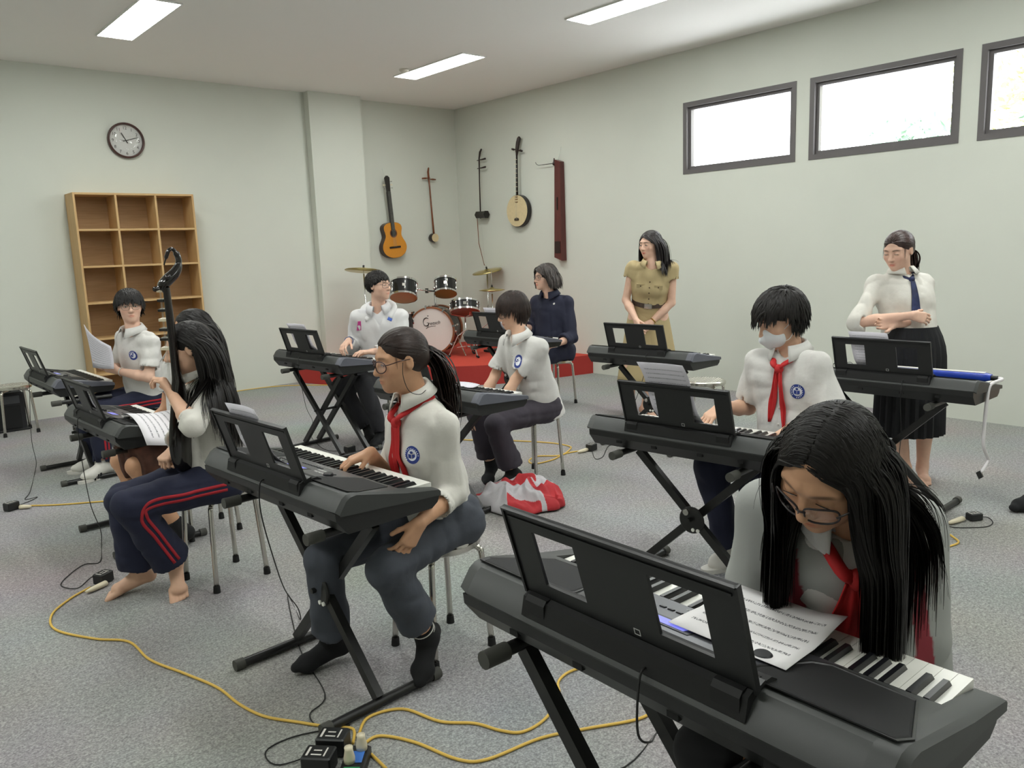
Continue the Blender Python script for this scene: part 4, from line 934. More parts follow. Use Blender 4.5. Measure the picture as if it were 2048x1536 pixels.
def hair_short(F, mt, N=420, L=.06, fringe=.07, wd=.011, whorl=(0, -.06, .11), front=.06, lift=.006, grav=.12, part=0, side=.0, back=-.05, n=9, messy=.25, stick=.1):
    P, l = scalp(F, N, hl_std(front, side, back)); w0 = A(whorl); d = l-w0; d[:, 0] += part*.03; d /= np.linalg.norm(d, axis=1)[:, None]+1e-6
    nl = l-A(0, -.014, .03); nl = nl/A(.073, .091, .079)**2; nl /= np.linalg.norm(nl, axis=1)[:, None]
    near = np.exp(-(np.linalg.norm(l-w0, axis=1)/.035)**2)[:, None]
    d += rng.normal(0, 1, d.shape)*(messy+near*.12); d -= nl*(d*nl).sum(1)[:, None]*.93; d /= np.linalg.norm(d, axis=1)[:, None]
    D = d[:, :1]*F.hr+d[:, 1:2]*F.hf+d[:, 2:]*F.hu; fr = np.clip((l[:, 1]-.02)/.05, 0, 1)*np.clip((l[:, 2]-.03)/.04, 0, 1)
    Ls = (L+(fringe-L)*fr)*rng.uniform(.75, 1.1, len(P)); cols = hcols(F, .0, False)
    paths = trace(P, D, Ls, n, grav, cols, lift, stick=stick); hair_mesh(F, cap_ops(F, .006, front-.004), [locks(paths, wd*rng.uniform(.7, 1.3, len(P)), HP(F, 0, -.01, 0))], mt)
def hair_long(F, mt, N=900, L=.45, wd=.009, part=.01, n=22, fwdw=.0, grav=.22, extra=None, lift=.007, front=.064, side=-.01, spread=.003, cols=None, capinf=.008, jit=.1, lat=.8, stick=.4, thick=.25, level=None, ramp=.2):
    P, l = scalp(F, N, hl_std(front, side, -.05)); sg = np.where(l[:, 0] > part, 1., -1.)
    d = np.stack([sg*lat, np.full(len(l), fwdw)-.2*(l[:, 1] > .02), -.25+0*sg], 1)
    back = l[:, 1] < -.06; d[back] = A(0, -.5, -.8); d[back, 0] = l[back, 0]*4
    d += rng.normal(0, jit, d.shape); d /= np.linalg.norm(d, axis=1)[:, None]; D = d[:, :1]*F.hr+d[:, 1:2]*F.hf+d[:, 2:]*F.hu
    Ls = L*rng.uniform(.85, 1.03, len(P)) if level is None else ((l[:, 2]-level)*1.22+.035+.02*(l[:, 2] > .08))*rng.uniform(.88, 1.05, len(P)); cols = cols or hcols(F, .0, True, True); paths = trace(P, D, Ls, n, grav, cols, lift, ramp=ramp, stick=stick)
    paths += (rng.normal(0, spread, (len(P), 1, 3))*np.linspace(0, 1, n)[None, :, None]); 
    sets = [locks(paths, wd*rng.uniform(.7, 1.3, len(P)), HP(F, 0, -.01, 0), thick=thick)]
    if extra: sets += extra
    hair_mesh(F, cap_ops(F, capinf, front-.002), sets, mt); return paths
def hair_tied(F, mt, tie=(0, -.105, .01), N=800, wd=.006, tailL=.30, tailN=160, tailr=.016, front=.066, n=12, col_tie='131313', loose=0, tail_dir=(0, -.8, -.2), side=.0):
    P, l = scalp(F, N, hl_std(front, side, -.055)); T_ = HP(F, *tie); D = T_-P; D /= np.linalg.norm(D, axis=1)[:, None]
    Ls = np.linalg.norm(T_-P, axis=1)*1.25; paths = trace(P, D, Ls, n, .6, hcols(F, .0, False), .006, target=T_)
    c = rng.normal(0, tailr*.5, (tailN, 3)); Pt = T_+c; td = tail_dir[0]*F.hr+tail_dir[1]*F.hf+tail_dir[2]*F.hu; Dt = np.tile(nrm(td), (tailN, 1))+rng.normal(0, .12, (tailN, 3))
    pt = trace(Pt, Dt, tailL*rng.uniform(.7, 1.05, tailN), 16, .2, hcols(F), .012)
    pt += c[:, None, :]*np.sin(np.linspace(0, math.pi, 16))[None, :, None]*.9
    sets = [locks(paths, wd*rng.uniform(.7, 1.3, len(P)), HP(F, 0, -.01, 0), thick=.3, tip=.8), locks(pt, wd*1.5*rng.uniform(.7, 1.3, tailN), T_+A(0, 0, -.1))]
    if loose:
        k = (np.abs(l[:, 0]) > .055) & (l[:, 1] > .02); Pl = P[k][:loose]; Dl = np.tile(F.hf*.3-F.hu, (len(Pl), 1))+rng.normal(0, .2, (len(Pl), 3)); pl = trace(Pl, Dl, rng.uniform(.06, .12, len(Pl)), 12, .3, hcols(F, .0, False), .004); sets.append(locks(pl, np.full(len(Pl), .0018), HP(F, 0, 0, 0)))
    hair_mesh(F, cap_ops(F, .005, front-.004), sets, mt)
    if col_tie: 
        Mt = mat('hair_tie', col_tie, .8); q = MB(); d = nrm(td); u = nrm(np.cross(d, F.hr)); 
        q.tube([T_+d*.012+tailr*1.1*(math.cos(a)*F.hr+math.sin(a)*u) for a in np.linspace(0, 2*math.pi, 17)], .008, 8); q.build('hair_tie', Mt, F.t, smooth=True, origin=F.o)
# ---- clothes
FOLD = [(.0065, 15, 15, 3.5, True), (.004, 5, 6, 13, True), (.0012, 34, 34, 26, False)]
FOLDT = [(.005, 15, 15, 7, True), (.004, 7, 8, 19, True), (.0015, 30, 30, 26, False)]
def shirt(F, mt, sleeve='short', sl=.62, h=.008, loose=1.0, hem=-.04, noise=FOLD, neck=.06, vneck=.05, tint=None, name='shirt', cuff=.0, lap=.0, fl=1.34, belly=.0, sr=1.0, bust=0):
    j, s = F.J, F.s*1.0; up, fw, rt = F.up, F.fwd, F.right; L = loose
    ops = [('u', Cap(j['pel']+up*.08, j['neck']-up*.135*s, .145*s*L, .145*s*(1+(L-1)*.5), w=fw, sq=fl), .02), ('u', Cap(j['shL']+rt*.02-up*.012, j['shR']-rt*.02-up*.012, .046*s), .05),
        ('u', Cap(j['pel']+up*.13, j['pel']+up*hem, .150*s*L, .168*s*L, f1=True, w=fw, sq=1.25), .03)]
    if bust: ops += [('u', Ell(j['neck']-up*.19*s+fw*.075*s+rt*q*.06*s, (.06*s, .05*s, .06*s), (rt, fw, up)), .05) for q in (-1, 1)]
    for q, e in (('L', -1), ('R', 1)): ops.append(('u', Cap(j['sh'+q]-rt*e*.05*s-up*.085*s, j['pel']+up*.17+rt*e*.055*s, .074*s, .08*s*L, w=fw, sq=1.1), .06))
    if lap: ops.append(('u', Cap(j['pel']+up*.07+fw*.02, j['pel']+up*.035+fw*lap, .14*s, .13*s, f1=True, w=up, sq=1.7), .04))
    for q in 'LR': ops.append(('u', Cap(j['neck']-up*.024-fw*.008, j['sh'+q]-up*.010, .050*s, .047*s), .045))
    for q in 'LR':
        sh, el, wr = j['sh'+q], j['el'+q], j['wr'+q]
        kind = sleeve if isinstance(sleeve, str) else sleeve[q]
        if kind == 'short':
            e = sh+(el-sh)*sl; d = nrm(el-sh); ops += [('u', Cap(sh-up*.014, e, .045*s, .060*s*sr, f1=True), .035), ]
            F.late = getattr(F, 'late', []); F.late += [('s', Cap(e-d*.018, e+d*.02, .043*s*sr, .047*s*sr, f0=True, f1=True), .004)]
        elif kind == 'cap':
            e = sh+(el-sh)*.32; d = nrm(el-sh); ops += [('u', Cap(sh, e, .052*s, .062*s, f1=True), .03)]; F.late = getattr(F, 'late', []); F.late += [('s', Cap(e-d*.015, e+d*.02, .044*s, .048*s, f0=True, f1=True), .004)]
        else:
            fr = {'long': .93, 'rolled': .22, 'half': .1, 'three': .5}[kind]; e = el+(wr-el)*fr; d = nrm(wr-el); r1 = (.046, .047, .041) if kind == 'long' else (.046, .049, .049)
            ops += [('u', Cap(sh-up*.012, el, r1[0]*s*(1+(sr-1)*.4), r1[1]*s*sr), .035), ('u', Cap(el, e, r1[1]*s*sr, r1[2]*s*sr, f1=True), .015)]
            if kind != 'long': ops.append(('u', Cap(e-d*.045, e, (r1[2]+.004)*s*sr, (r1[2]+.005)*s*sr, f0=True, f1=True), .003))
            else: ops.append(('u', Cap(e-d*.05, e, .041*s, .039*s, f0=True, f1=True), .006))
            F.late = getattr(F, 'late', []); F.late += [('s', Cap(e-d*.015, e+d*.02, (r1[2]-.013)*s*sr, (r1[2]-.010)*s*sr, f0=True, f1=True), .003)]
    ops += F.late; F.late = []
    if neck: ops.append(('s', Cap(j['neck']+up*.022+fw*.004, j['neck']+up*.2+fw*.05, neck*s, neck*1.1*s), .01))
    if vneck: ops.append(('s', Cap(j['neck']+fw*.075*s+up*.03, j['neck']+fw*.125*s-up*vneck, .032*s, .006*s), .01))
    P, Q = sdf_mesh(ops, h, noise=noise); P = seat_clamp(P, F); T_ = tint(P) if tint else None; o = np_obj(name, P, Q, mt, F.t, F.o, T_); F.bv = bvh_of(P, Q); F.shirt = o; return o
def collar(F, mt, point=.05, rad=.064, rise=.04, spread=22, name='collar', lay=.03, parent=None):
    j, s = F.J, F.s; ax = nrm(nrm(j['head']-j['neck'])*.35+F.up*.65); rt = F.right; fw = nrm(np.cross(ax, rt)); c = j['neck']+ax*.026+fw*.008; rows = [[], [], [], []]
    N = 36
    for i in range(N+1):
        p = -180+spread+(360-2*spread)*i/N; a = math.radians(p); k = abs(p)/180; d = -fw*math.cos(a)+rt*math.sin(a)*1.06
        fr = max(0, (k-.55)/.45); hgt = rise*(1-.55*k)
        rows[0].append(c+d*(rad+.002)*s-ax*.012*s); rows[1].append(c+d*rad*.97*s+ax*hgt*s); rows[2].append(c+d*(rad+.008)*s+ax*(hgt+.003)*s)
        rows[3].append(c+d*(rad+lay+point*.55*fr**1.5)*s+ax*(hgt-.038-point*.75*fr**1.5)*s)
    return MB().grid(rows).build(name, mt, parent or F.shirt, smooth=True, solid=.003, origin=F.o)
def trousers(F, mt, h=.009, loose=1.0, noise=FOLD, hem=(.9, .9), tint=None, flare=1.0, name='trousers'):
    j, s = F.J, F.s; up, fw = F.up, F.fwd; L = loose; pf = nrm(A(fw[0], fw[1], 0))
    ops = [('u', Cap(j['hipL'], j['hipR'], .103*s), .02), ('u', Cap(j['pel'], j['pel']+up*.10, .125*s, .118*s, f1=True, w=fw, sq=1.25), .04), ('u', Cap(j['hipL']-pf*.03+A(0, 0, .0), j['hipR']-pf*.03, .09*s), .03)]
    late = []
    for i, q in enumerate('LR'):
        hi, kn, an = j['hip'+q], j['kn'+q], j['an'+q]; e = kn+(an-kn)*hem[i]; d = nrm(an-kn)
        ops += [('u', Cap(hi, kn, .090*s*L, .066*s*L), .04), ('u', Cap(kn, e, .066*s*L, .062*s*L*flare, f1=True), .025)]; late.append(('s', Cap(e-d*.05, e+d*.02, .040*s, .051*s*L*flare, f0=True, f1=True), .004))
    P, Q = sdf_mesh(ops+late, h, noise=noise); P = seat_clamp(P, F); o = np_obj(name, P, Q, mt, F.t, F.o, tint(P) if tint else None); F.tbv = bvh_of(P, Q); F.trou = o; return o
def ribbon(bv, path, out, wd, mt, name, F, parent, lift=.0015, n=8):
    pts = [A(p) for p in smooth_path(path, n)]; rows = [[], []]; N = len(pts); lastn = None
    for i, p in enumerate(pts):
        t = nrm(pts[min(i+1, N-1)]-pts[max(i-1, 0)]); o_ = A(out if not callable(out) else out(i/(N-1))); sd = nrm(np.cross(o_, t))
        for k, e in enumerate((-1, 1)):
            x, nn = hit(bv, p+sd*e*wd/2, -o_); rows[k].append(x+nrm(o_)*lift if x is not None else (rows[k][-1] if rows[k] else p))
    return MB().grid([list(map(tuple, r)) for r in zip(*rows)]).build(name, mt, parent, smooth=True, solid=.001, origin=F.o)
def side_stripes(F, side, mt):
    j = F.J; hi, kn, an = j['hip'+side], j['kn'+side], j['an'+side]; sg = -1 if side == 'L' else 1; lat = F.right*sg; lat = nrm(A(lat[0], lat[1], 0)); e = kn+(an-kn)*.88
    a, b = nrm(kn-hi), nrm(an-kn)
    for o in (-.012, .012):
        u1 = nrm(np.cross(lat, a)); u2 = nrm(np.cross(lat, b)); path = [hi+a*.02+u1*o, hi+(kn-hi)*.5+u1*o, kn-a*.05+u1*o, kn+b*.06+u2*o, kn+(e-kn)*.5+u2*o, e-b*.004+u2*o]
        ribbon(F.tbv, path, lat, .013, mt, 'side_stripe', F, F.trou)
def decal_disc(F, c, d, r0, r1, mt, name, parent, lift, bv=None, n=28, up=(0, 0, 1)):
    d = nrm(d); u = nrm(A(up)-d*(A(up)@d)); w_ = np.cross(u, d); rows = [[], []]; bv = bv or F.bv; x0, n0 = hit(bv, c, -d, .06)
    for i in range(n):
        a = 2*math.pi*i/n
        for k, r in enumerate((r0, r1)):
            p = c+r*(math.cos(a)*w_+math.sin(a)*u); x, nn = hit(bv, p, -d, .06); x = x if x is not None else x0; rows[k].append(tuple(x+d*lift) if x is not None else tuple(p))
    q = MB()
    if r0 < 1e-4: q.add(rows[1], [tuple(range(n))])
    else: q.grid(rows, True)
    return q.build(name, mt, parent, smooth=True, origin=F.o)
def badge(F, c, d, r=.03):
    Mb = mat('badge_blue', '243a86', .6); Mw = mat('badge_white', 'e4e6ee', .6); b = decal_disc(F, c, d, .62*r, r, Mb, 'badge', F.shirt, .0016); b['label'] = 'round blue and white school crest'
    decal_disc(F, c, d, 0, .63*r, Mw, 'crest_field', b, .0014); u = nrm(A(0, 0, 1)-nrm(d)*nrm(d)[2]); w_ = np.cross(u, nrm(d)); x0, nn = hit(F.bv, c, -A(d), .06)
    if x0 is None: return
    q = MB(); o_ = x0+nrm(d)*.003; P2 = lambda x, y: o_+w_*x*r+u*y*r
    for pts in ([(-.42, -.3), (-.04, -.38), (-.04, .1), (-.42, .18)], [(.42, -.3), (.04, -.38), (.04, .1), (.42, .18)], [(-.14, .2), (.14, .2), (.2, .42), (0, .52), (-.2, .42)]): q.add([P2(*p) for p in pts], [tuple(range(len(pts)))])
    q.build('crest_emblem', Mb, b, origin=F.o); q = MB()
    for i in range(20):
        if 13 <= i <= 14: continue
        a = 2*math.pi*i/20; e = w_*math.cos(a)+u*math.sin(a); t = -w_*math.sin(a)+u*math.cos(a); q.add([o_+(e*.72+t*k*.05+e*m_*.16)*r for k, m_ in ((-1, 0), (1, 0), (1, 1), (-1, 1))], [(0, 1, 2, 3)])
    q.build('crest_lettering', Mw, b, origin=F.o)
def scarf(F, mt, tail=(.26, .24), knot=.055, out=.005, wd=.05, drift=0):
    j, s = F.J, F.s; up, fw, rt = F.up, F.fwd, F.right; k0 = j['neck']+fw*.09*s-up*knot*s; x, nn = hit(F.bv, k0, -fw); k0 = x+fw*.016 if x is not None else k0+fw*.03
    q = MB()
    for e in (-1, 1):
        q.tube(smooth_path([j['neck']+rt*e*.068*s-fw*.03+up*.018, j['neck']+rt*e*.062*s+fw*.03-up*.0, k0+rt*e*.028+up*.026, k0+rt*e*.006+up*.004], 5), [.014]*16, 8, flat=.6)
    q.build('scarf', mt, F.shirt, smooth=True, origin=F.o); sc = bpy.data.objects[F.shirt.children[-1].name]; sc['label'] = 'red neckerchief'
    MB().ball(k0, (.02*s, .02*s, .022*s), 8).build('knot', mt, sc, smooth=True, origin=F.o)
    g = A(0, 0, -1)
    for e, L in zip((-1, 1), tail):
        rows = []; n = 14
        for i in range(n+1):
            t = i/n; p = k0+(g*.55-up*.45)*(L*t)/nrm(g*.55-up*.45).dot(nrm(g))*1+rt*(e*(.008+.03*t)+drift*t); p = k0+nrm(g*.6-up*.4)*L*t+rt*(e*(.008+.026*t)+drift*t)
            x, nn = hit(F.bv, p, -fw); p = x+fw*(out+.012*(1-t)) if x is not None and abs((x-p)@fw) < .12 else p
            W_ = (wd*(.35+1.1*t) if t < .6 else wd*1.0*(1-(t-.6)/.4*.75))*s*.5; row = []
            for m_ in range(7):
                v = m_/6*2-1; row.append(p+rt*v*W_+fw*(.006*math.cos(v*5+e)+.004*math.sin(t*7+v*2)))
            rows.append(row)
        MB().grid(rows).build('tail', mt, sc, smooth=True, solid=.003, origin=F.o)
def buttons(F, mt, n=5, off=0.0, start=.08, step=.075, r=.0055):
    for i in range(n):
        c = F.J['neck']+F.fwd*.12-F.up*(start+step*i)*F.s+F.right*off; x, nn = hit(F.bv, c, -F.fwd)
        if x is not None: MB().lathe([(r, 0), (r, .002), (r*.6, .003)], 10, x, F.fwd).build('button', mt, F.shirt, origin=F.o)
def foot_cover(F, mt, name, sides='LR', inf=.006, top=.0, h=.006, sole=None, label=None):
    for S in sides:
        an, to, kn = F.J['an'+S], F.J['toe'+S], F.J['kn'+S]; ops = foot_ops(F, an, to, inf, False, .018)
        if top: ax = nrm(kn-an); ops.append(('u', Cap(an-ax*.01, an+ax*top, (.037+inf)*F.s, (.037+inf)*F.s, f1=True), .015))
        P, Q = sdf_mesh(ops, h); P[:, 2] = np.maximum(P[:, 2], .002); o = np_obj(name, P, Q, mt, F.t, F.o)
        if label: o['label'] = label
        if sole:
            d = nrm(A(to)-A(an)); d = nrm(A(d[0], d[1], 0)); l = A(-d[1], d[0], 0); L = np.linalg.norm(A(to)-A(an)); a = A(an); q = MB(); prof = []
            for k in range(24):
                g = 2*math.pi*k/24; x = math.cos(g); y = math.sin(g); prof.append(a+d*(L*.42+x*(L*.5+.05))+l*y*(.04+.008*x))
            q.grid([[(p[0], p[1], .001) for p in prof], [(p[0], p[1], .022) for p in prof]], True); q.add([(p[0], p[1], .022) for p in prof], [tuple(range(24))]); q.build('sole', sole, o, origin=F.o, angle=40)
JT = {
  'girl_glasses': dict(head=(1.532,2.374,1.132), neck=(1.598,2.383,0.969), shL=(1.594,2.222,0.913), shR=(1.604,2.525,0.882), elL=(1.614,2.215,0.657), elR=(1.578,2.584,0.634), wrL=(1.408,2.124,0.621), wrR=(1.449,2.479,0.79), pel=(1.653,2.37,0.508), hipL=(1.668,2.289,0.522), hipR=(1.616,2.445,0.518), knL=(1.303,2.174,0.478), knR=(1.237,2.486,0.44), anL=(1.481,2.23,0.152), anR=(1.283,2.565,0.079), toeL=(1.392,2.164,0.03), toeR=(1.125,2.577,0.035)),
  'boy_paper': dict(head=(1.707,6.165,1.195), neck=(1.708,6.139,0.998), shL=(1.775,5.988,0.954), shR=(1.671,6.304,0.972), elL=(1.71,5.906,0.699), elR=(1.665,6.436,0.729), wrL=(1.564,6.096,0.746), wrR=(1.548,6.223,0.751), pel=(1.778,6.181,0.518), hipL=(1.814,6.1,0.508), hipR=(1.755,6.266,0.52), knL=(1.399,6.081,0.485), knR=(1.343,6.323,0.492), anL=(1.398,6.117,0.087), anR=(1.402,6.309,0.096), toeL=(1.241,6.048,0.05), toeR=(1.254,6.39,0.045)),
  'girl_back': dict(head=(1.538,4.452,1.126), neck=(1.462,4.437,0.966), shL=(1.451,4.286,0.922), shR=(1.452,4.59,0.931), elL=(1.418,4.258,0.674), elR=(1.419,4.64,0.685), wrL=(1.27,4.36,0.6), wrR=(1.27,4.52,0.6), pel=(1.501,4.45,0.52), hipL=(1.503,4.369,0.52), hipR=(1.499,4.531,0.52), knL=(1.13,4.3,0.47), knR=(1.127,4.564,0.452), anL=(1.3,4.24,0.09), anR=(1.25,4.5,0.09), toeL=(1.14,4.2,0.03), toeR=(1.1,4.5,0.03)),
  'girl_pipa': dict(head=(1.232,3.64,1.119), neck=(1.274,3.679,0.97), shL=(1.297,3.523,0.942), shR=(1.274,3.831,0.92), elL=(1.128,3.375,0.818), elR=(1.257,3.924,0.681), wrL=(1.124,3.577,0.924), wrR=(1.149,3.727,0.648), pel=(1.3,3.642,0.516), hipL=(1.288,3.561,0.501), hipR=(1.302,3.725,0.52), knL=(0.903,3.582,0.475), knR=(0.923,3.78,0.452), anL=(1.073,3.632,0.146), anR=(0.968,3.81,0.083), toeL=(1.05,3.533,0.014), toeR=(0.813,3.83,0.026)),
  'boy_hoodie': dict(head=(3.343,5.43,1.26), neck=(3.36,5.48,1.065), shL=(3.499,5.371,1.016), shR=(3.214,5.579,1.028), elL=(3.429,5.281,0.748), elR=(3.246,5.722,0.746), wrL=(3.182,5.326,0.762), wrR=(3.107,5.54,0.842), pel=(3.462,5.542,0.539), hipL=(3.503,5.463,0.519), hipR=(3.396,5.612,0.518), knL=(3.097,5.339,0.523), knR=(3.05,5.62,0.48), anL=(3.26,5.4,0.1), anR=(3.28,5.62,0.1), toeL=(3.12,5.3,0.03), toeR=(3.2,5.47,0.03)),
  'boy_centre': dict(head=(3.344,3.85,1.119), neck=(3.323,3.76,0.942), shL=(3.348,3.605,0.907), shR=(3.349,3.915,0.915), elL=(3.255,3.738,0.692), elR=(3.3,3.99,0.69), wrL=(3.114,3.751,0.512), wrR=(3.12,3.96,0.5), pel=(3.474,3.771,0.513), hipL=(3.455,3.695,0.485), hipR=(3.482,3.854,0.52), knL=(3.07,3.724,0.435), knR=(3.114,3.962,0.462), anL=(3.214,3.752,0.092), anR=(3.215,3.964,0.102), toeL=(3.06,3.738,0.031), toeR=(3.094,3.879,0.028)),
  'woman_navy': dict(head=(5.234,5.54,1.227), neck=(5.274,5.511,1.046), shL=(5.338,5.348,1.004), shR=(5.25,5.683,1.006), elL=(5.3,5.266,0.666), elR=(5.254,5.731,0.716), wrL=(5.051,5.247,0.623), wrR=(5.021,5.65,0.778), pel=(5.301,5.507,0.526), hipL=(5.343,5.415,0.513), hipR=(5.35,5.598,0.52), knL=(4.913,5.37,0.512), knR=(4.92,5.63,0.513), anL=(4.958,5.37,0.099), anR=(4.959,5.63,0.099), toeL=(4.788,5.36,0.032), toeR=(4.788,5.64,0.032)),
  'woman_beige': dict(head=(5.416,4.417,1.502), neck=(5.396,4.382,1.324), shL=(5.528,4.267,1.295), shR=(5.335,4.548,1.311), elL=(5.542,4.291,1), elR=(5.313,4.602,1.032), wrL=(5.384,4.383,0.841), wrR=(5.25,4.439,0.869), pel=(5.488,4.5,0.873), hipL=(5.523,4.419,0.876), hipR=(5.428,4.563,0.875), knL=(5.454,4.433,0.469), knR=(5.343,4.591,0.466), anL=(5.415,4.484,0.078), anR=(5.335,4.59,0.065), toeL=(5.375,4.323,0.031), toeR=(5.231,4.455,0.03)),
  'boy_mask': dict(head=(3.264,1.92,1.165), neck=(3.305,1.882,0.989), shL=(3.267,1.724,0.967), shR=(3.264,2.042,0.96), elL=(3.263,1.65,0.713), elR=(3.31,2.105,0.709), wrL=(3.037,1.714,0.72), wrR=(3.078,2.106,0.747), pel=(3.312,1.87,0.524), hipL=(3.312,1.785,0.52), hipR=(3.298,1.954,0.519), knL=(2.93,1.84,0.5), knR=(2.94,2.06,0.5), anL=(3.06,1.83,0.09), anR=(3.05,2.03,0.09), toeL=(2.92,1.8,0.03), toeR=(2.95,2.06,0.035)),
  'woman_white': dict(head=(4.989,2.154,1.412), neck=(5.037,2.148,1.258), shL=(5.171,2.069,1.217), shR=(4.926,2.258,1.219), elL=(5.027,2.007,0.978), elR=(4.708,2.26,0.992), wrL=(4.927,1.913,0.882), wrR=(4.854,2.084,1.001), pel=(4.967,2.039,0.827), hipL=(5.012,1.97,0.834), hipR=(4.944,2.119,0.833), knL=(5.017,1.959,0.447), knR=(4.922,2.098,0.443), anL=(5.04,1.973,0.074), anR=(4.922,2.028,0.074), toeL=(4.901,1.897,0.029), toeR=(4.865,1.885,0.014)),
  'girl_front': dict(head=(1.302,0.664,1.106), neck=(1.438,0.698,0.981), shL=(1.596,0.636,0.945), shR=(1.425,0.874,0.957), elL=(1.532,0.595,0.724), elR=(1.424,0.89,0.788), wrL=(1.3,0.7,0.575), wrR=(1.28,0.79,0.56), pel=(1.6,0.725,0.53), hipL=(1.6,0.64,0.52), hipR=(1.6,0.81,0.52), knL=(1.2,0.6,0.5), knR=(1.22,0.86,0.5), anL=(1.317,0.614,0.089), anR=(1.339,0.847,0.088), toeL=(1.163,0.618,0.029), toeR=(1.186,0.87,0.029)),
}
# ---------------------------------------------------------------- the people
SK1 = mat('skin_light', 'dfb498', .5, attr=True, var=.04, vscale=30, spec=.35); SK2 = mat('skin_tan', 'd0a07e', .5, attr=True, var=.05, vscale=30, spec=.35); SK3 = mat('skin_rosy', 'e4bba4', .5, attr=True, var=.04, vscale=30, spec=.35)
HB = mat('hair_black', '15110f', .5, spec=.35, var=.3, vscale=40); HBR = mat('hair_dark_brown', '2b1e19', .5, spec=.35, var=.3, vscale=40); HGR = mat('hair_greying', '3b332f', .5, var=.6, vscale=45)
WS = mat('white_shirt', 'd6d4d0', .8, bump=.35, bscale=28, bdist=.008); CR_ = mat('cream_blouse', 'd8d5cd', .75, bump=.35, bscale=26, bdist=.008)
NT = mat('navy_track', '1d2138', .85, bump=.1, bscale=200, bdist=.002); GT = mat('slate_trousers', '474b54', .85, bump=.2, bscale=60, bdist=.004); PT = mat('plum_trousers', '3d3841', .85, bump=.2, bscale=60, bdist=.004); BT = mat('charcoal_trousers', '2c2c30', .85)
RS = mat('red_stripe', 'a8202c', .8); RSC = mat('red_scarf', 'c02325', .7, bump=.15, bscale=80, bdist=.004); BS = mat('black_sock', '121315', .9, bump=.3, bscale=400, bdist=.002); WSH = mat('white_shoe', 'd7d4cd', .6); WB = mat('button_white', 'd9d6cd', .4)
STU = 'students at the keyboards'
# the ponytailed girl
F = figure('girl in glasses and red neckerchief with a ponytail, playing the keyboard in front', JT['girl_glasses'], .97, (-.97, .22), -.14, hs=.96)
skin_body(F, SK2, dict(R=dict(d=(-1, .25, -.28), n=(-.3, .1, 1), pose='piano'), L=dict(d=(-.6, .1, -.75), n=(.2, -1, .1), pose='relax')), hh=.0028, hd=.0032, brow=.12)
shirt(F, CR_, dict(L='three', R='rolled'), h=.007, loose=1.06, hem=-.07, sr=1.08, neck=.058, vneck=.02, bust=1)
collar(F, CR_, .03, .058, .045, 20); trousers(F, GT, h=.008, loose=1.05, hem=(.75, .85), flare=1.18, noise=FOLDT)
foot_cover(F, BS, 'sock', inf=.004, top=.055, h=.005)
for S in 'LR':
    an, kn = F.J['an'+S], F.J['kn'+S]; ax = nrm(kn-an)
    for z in (.034, .045): MB().lathe([(.0425, -.002), (.0425, .002), (.04, .002), (.04, -.002)], 24, an+ax*z, ax, close=True).build('sock_stripe', WSH, F.t, origin=F.o)
scarf(F, RSC, (.25, .22)); badge(F, F.J['neck']-F.up*.155-F.right*.085+F.fwd*.1, F.fwd*.8-F.right*.5, .031)
hair_tied(F, HBR, (0, -.103, .0), N=1300, wd=.006, tailL=.3, tailN=240, tailr=.018, loose=9, tail_dir=(.1, -.9, -.5)); eyes(F, .005); glasses(F, '3a1f1c', .0019, .026, .0215, round_=.95, up_=-.006)
MB().tube(smooth_path([HP(F, -.076, .02, -.0), HP(F, -.08, .03, -.05), HP(F, -.085, .02, -.105), HP(F, -.075, -.02, -.13), HP(F, -.05, -.06, -.125)], 6), .0013, 5).build('glasses_cord', M_cord, F.t, smooth=True, origin=F.o)
# the boy holding paper
F = figure('boy in glasses turning to the camera with a sheet of paper, before the bookcase', JT['boy_paper'], 1.04, (-.2, -.97), 0, hs=1.02)
skin_body(F, SK3, dict(L=dict(d=(-.75, .3, .35), n=(.2, -.7, -.6), pose='hold'), R=dict(d=(-.7, .1, .4), n=(.1, .5, -.7), pose='hold')), hh=.0042, hd=.0045, h=.012)
shirt(F, WS, 'short', .78, h=.010, loose=1.1, hem=-.08, sr=1.15); collar(F, WS, .05); buttons(F, WB, 4); trousers(F, NT, h=.011, loose=1.05, hem=(.93, .93)); side_stripes(F, 'L', RS)
badge(F, F.J['neck']-F.up*.13-F.right*.08+F.fwd*.1, F.fwd*.7-F.right*.6, .033); foot_cover(F, WSH, 'shoe', inf=.009, top=.02, h=.007, sole=WSH)
l_ = nrm(F.J['toeL']-F.J['anL'])
for k in range(3): MB().obox(F.J['anL']+l_*(.045+k*.022)+A(.0, -.046, -.045), A(.006, 0, 0), A(0, .004, 0), A(.004, 0, .016)).build('shoe_stripe', BS, F.t, origin=F.o)
hair_short(F, HB, 460, .07, .07, .012, front=.058, messy=.32, lift=.011, stick=.03, side=.005); eyes(F, .007); glasses(F, '6b5a50', .0013, .025, .018, round_=.7)
d_ = nrm(F.J['wrL']-F.J['elL']); MB().lathe([(.032, -.004), (.034, 0), (.032, .004), (.029, 0)], 20, F.J['wrL']-d_*.025, d_, close=True).build('bracelet', WSH, F.t, origin=F.o)
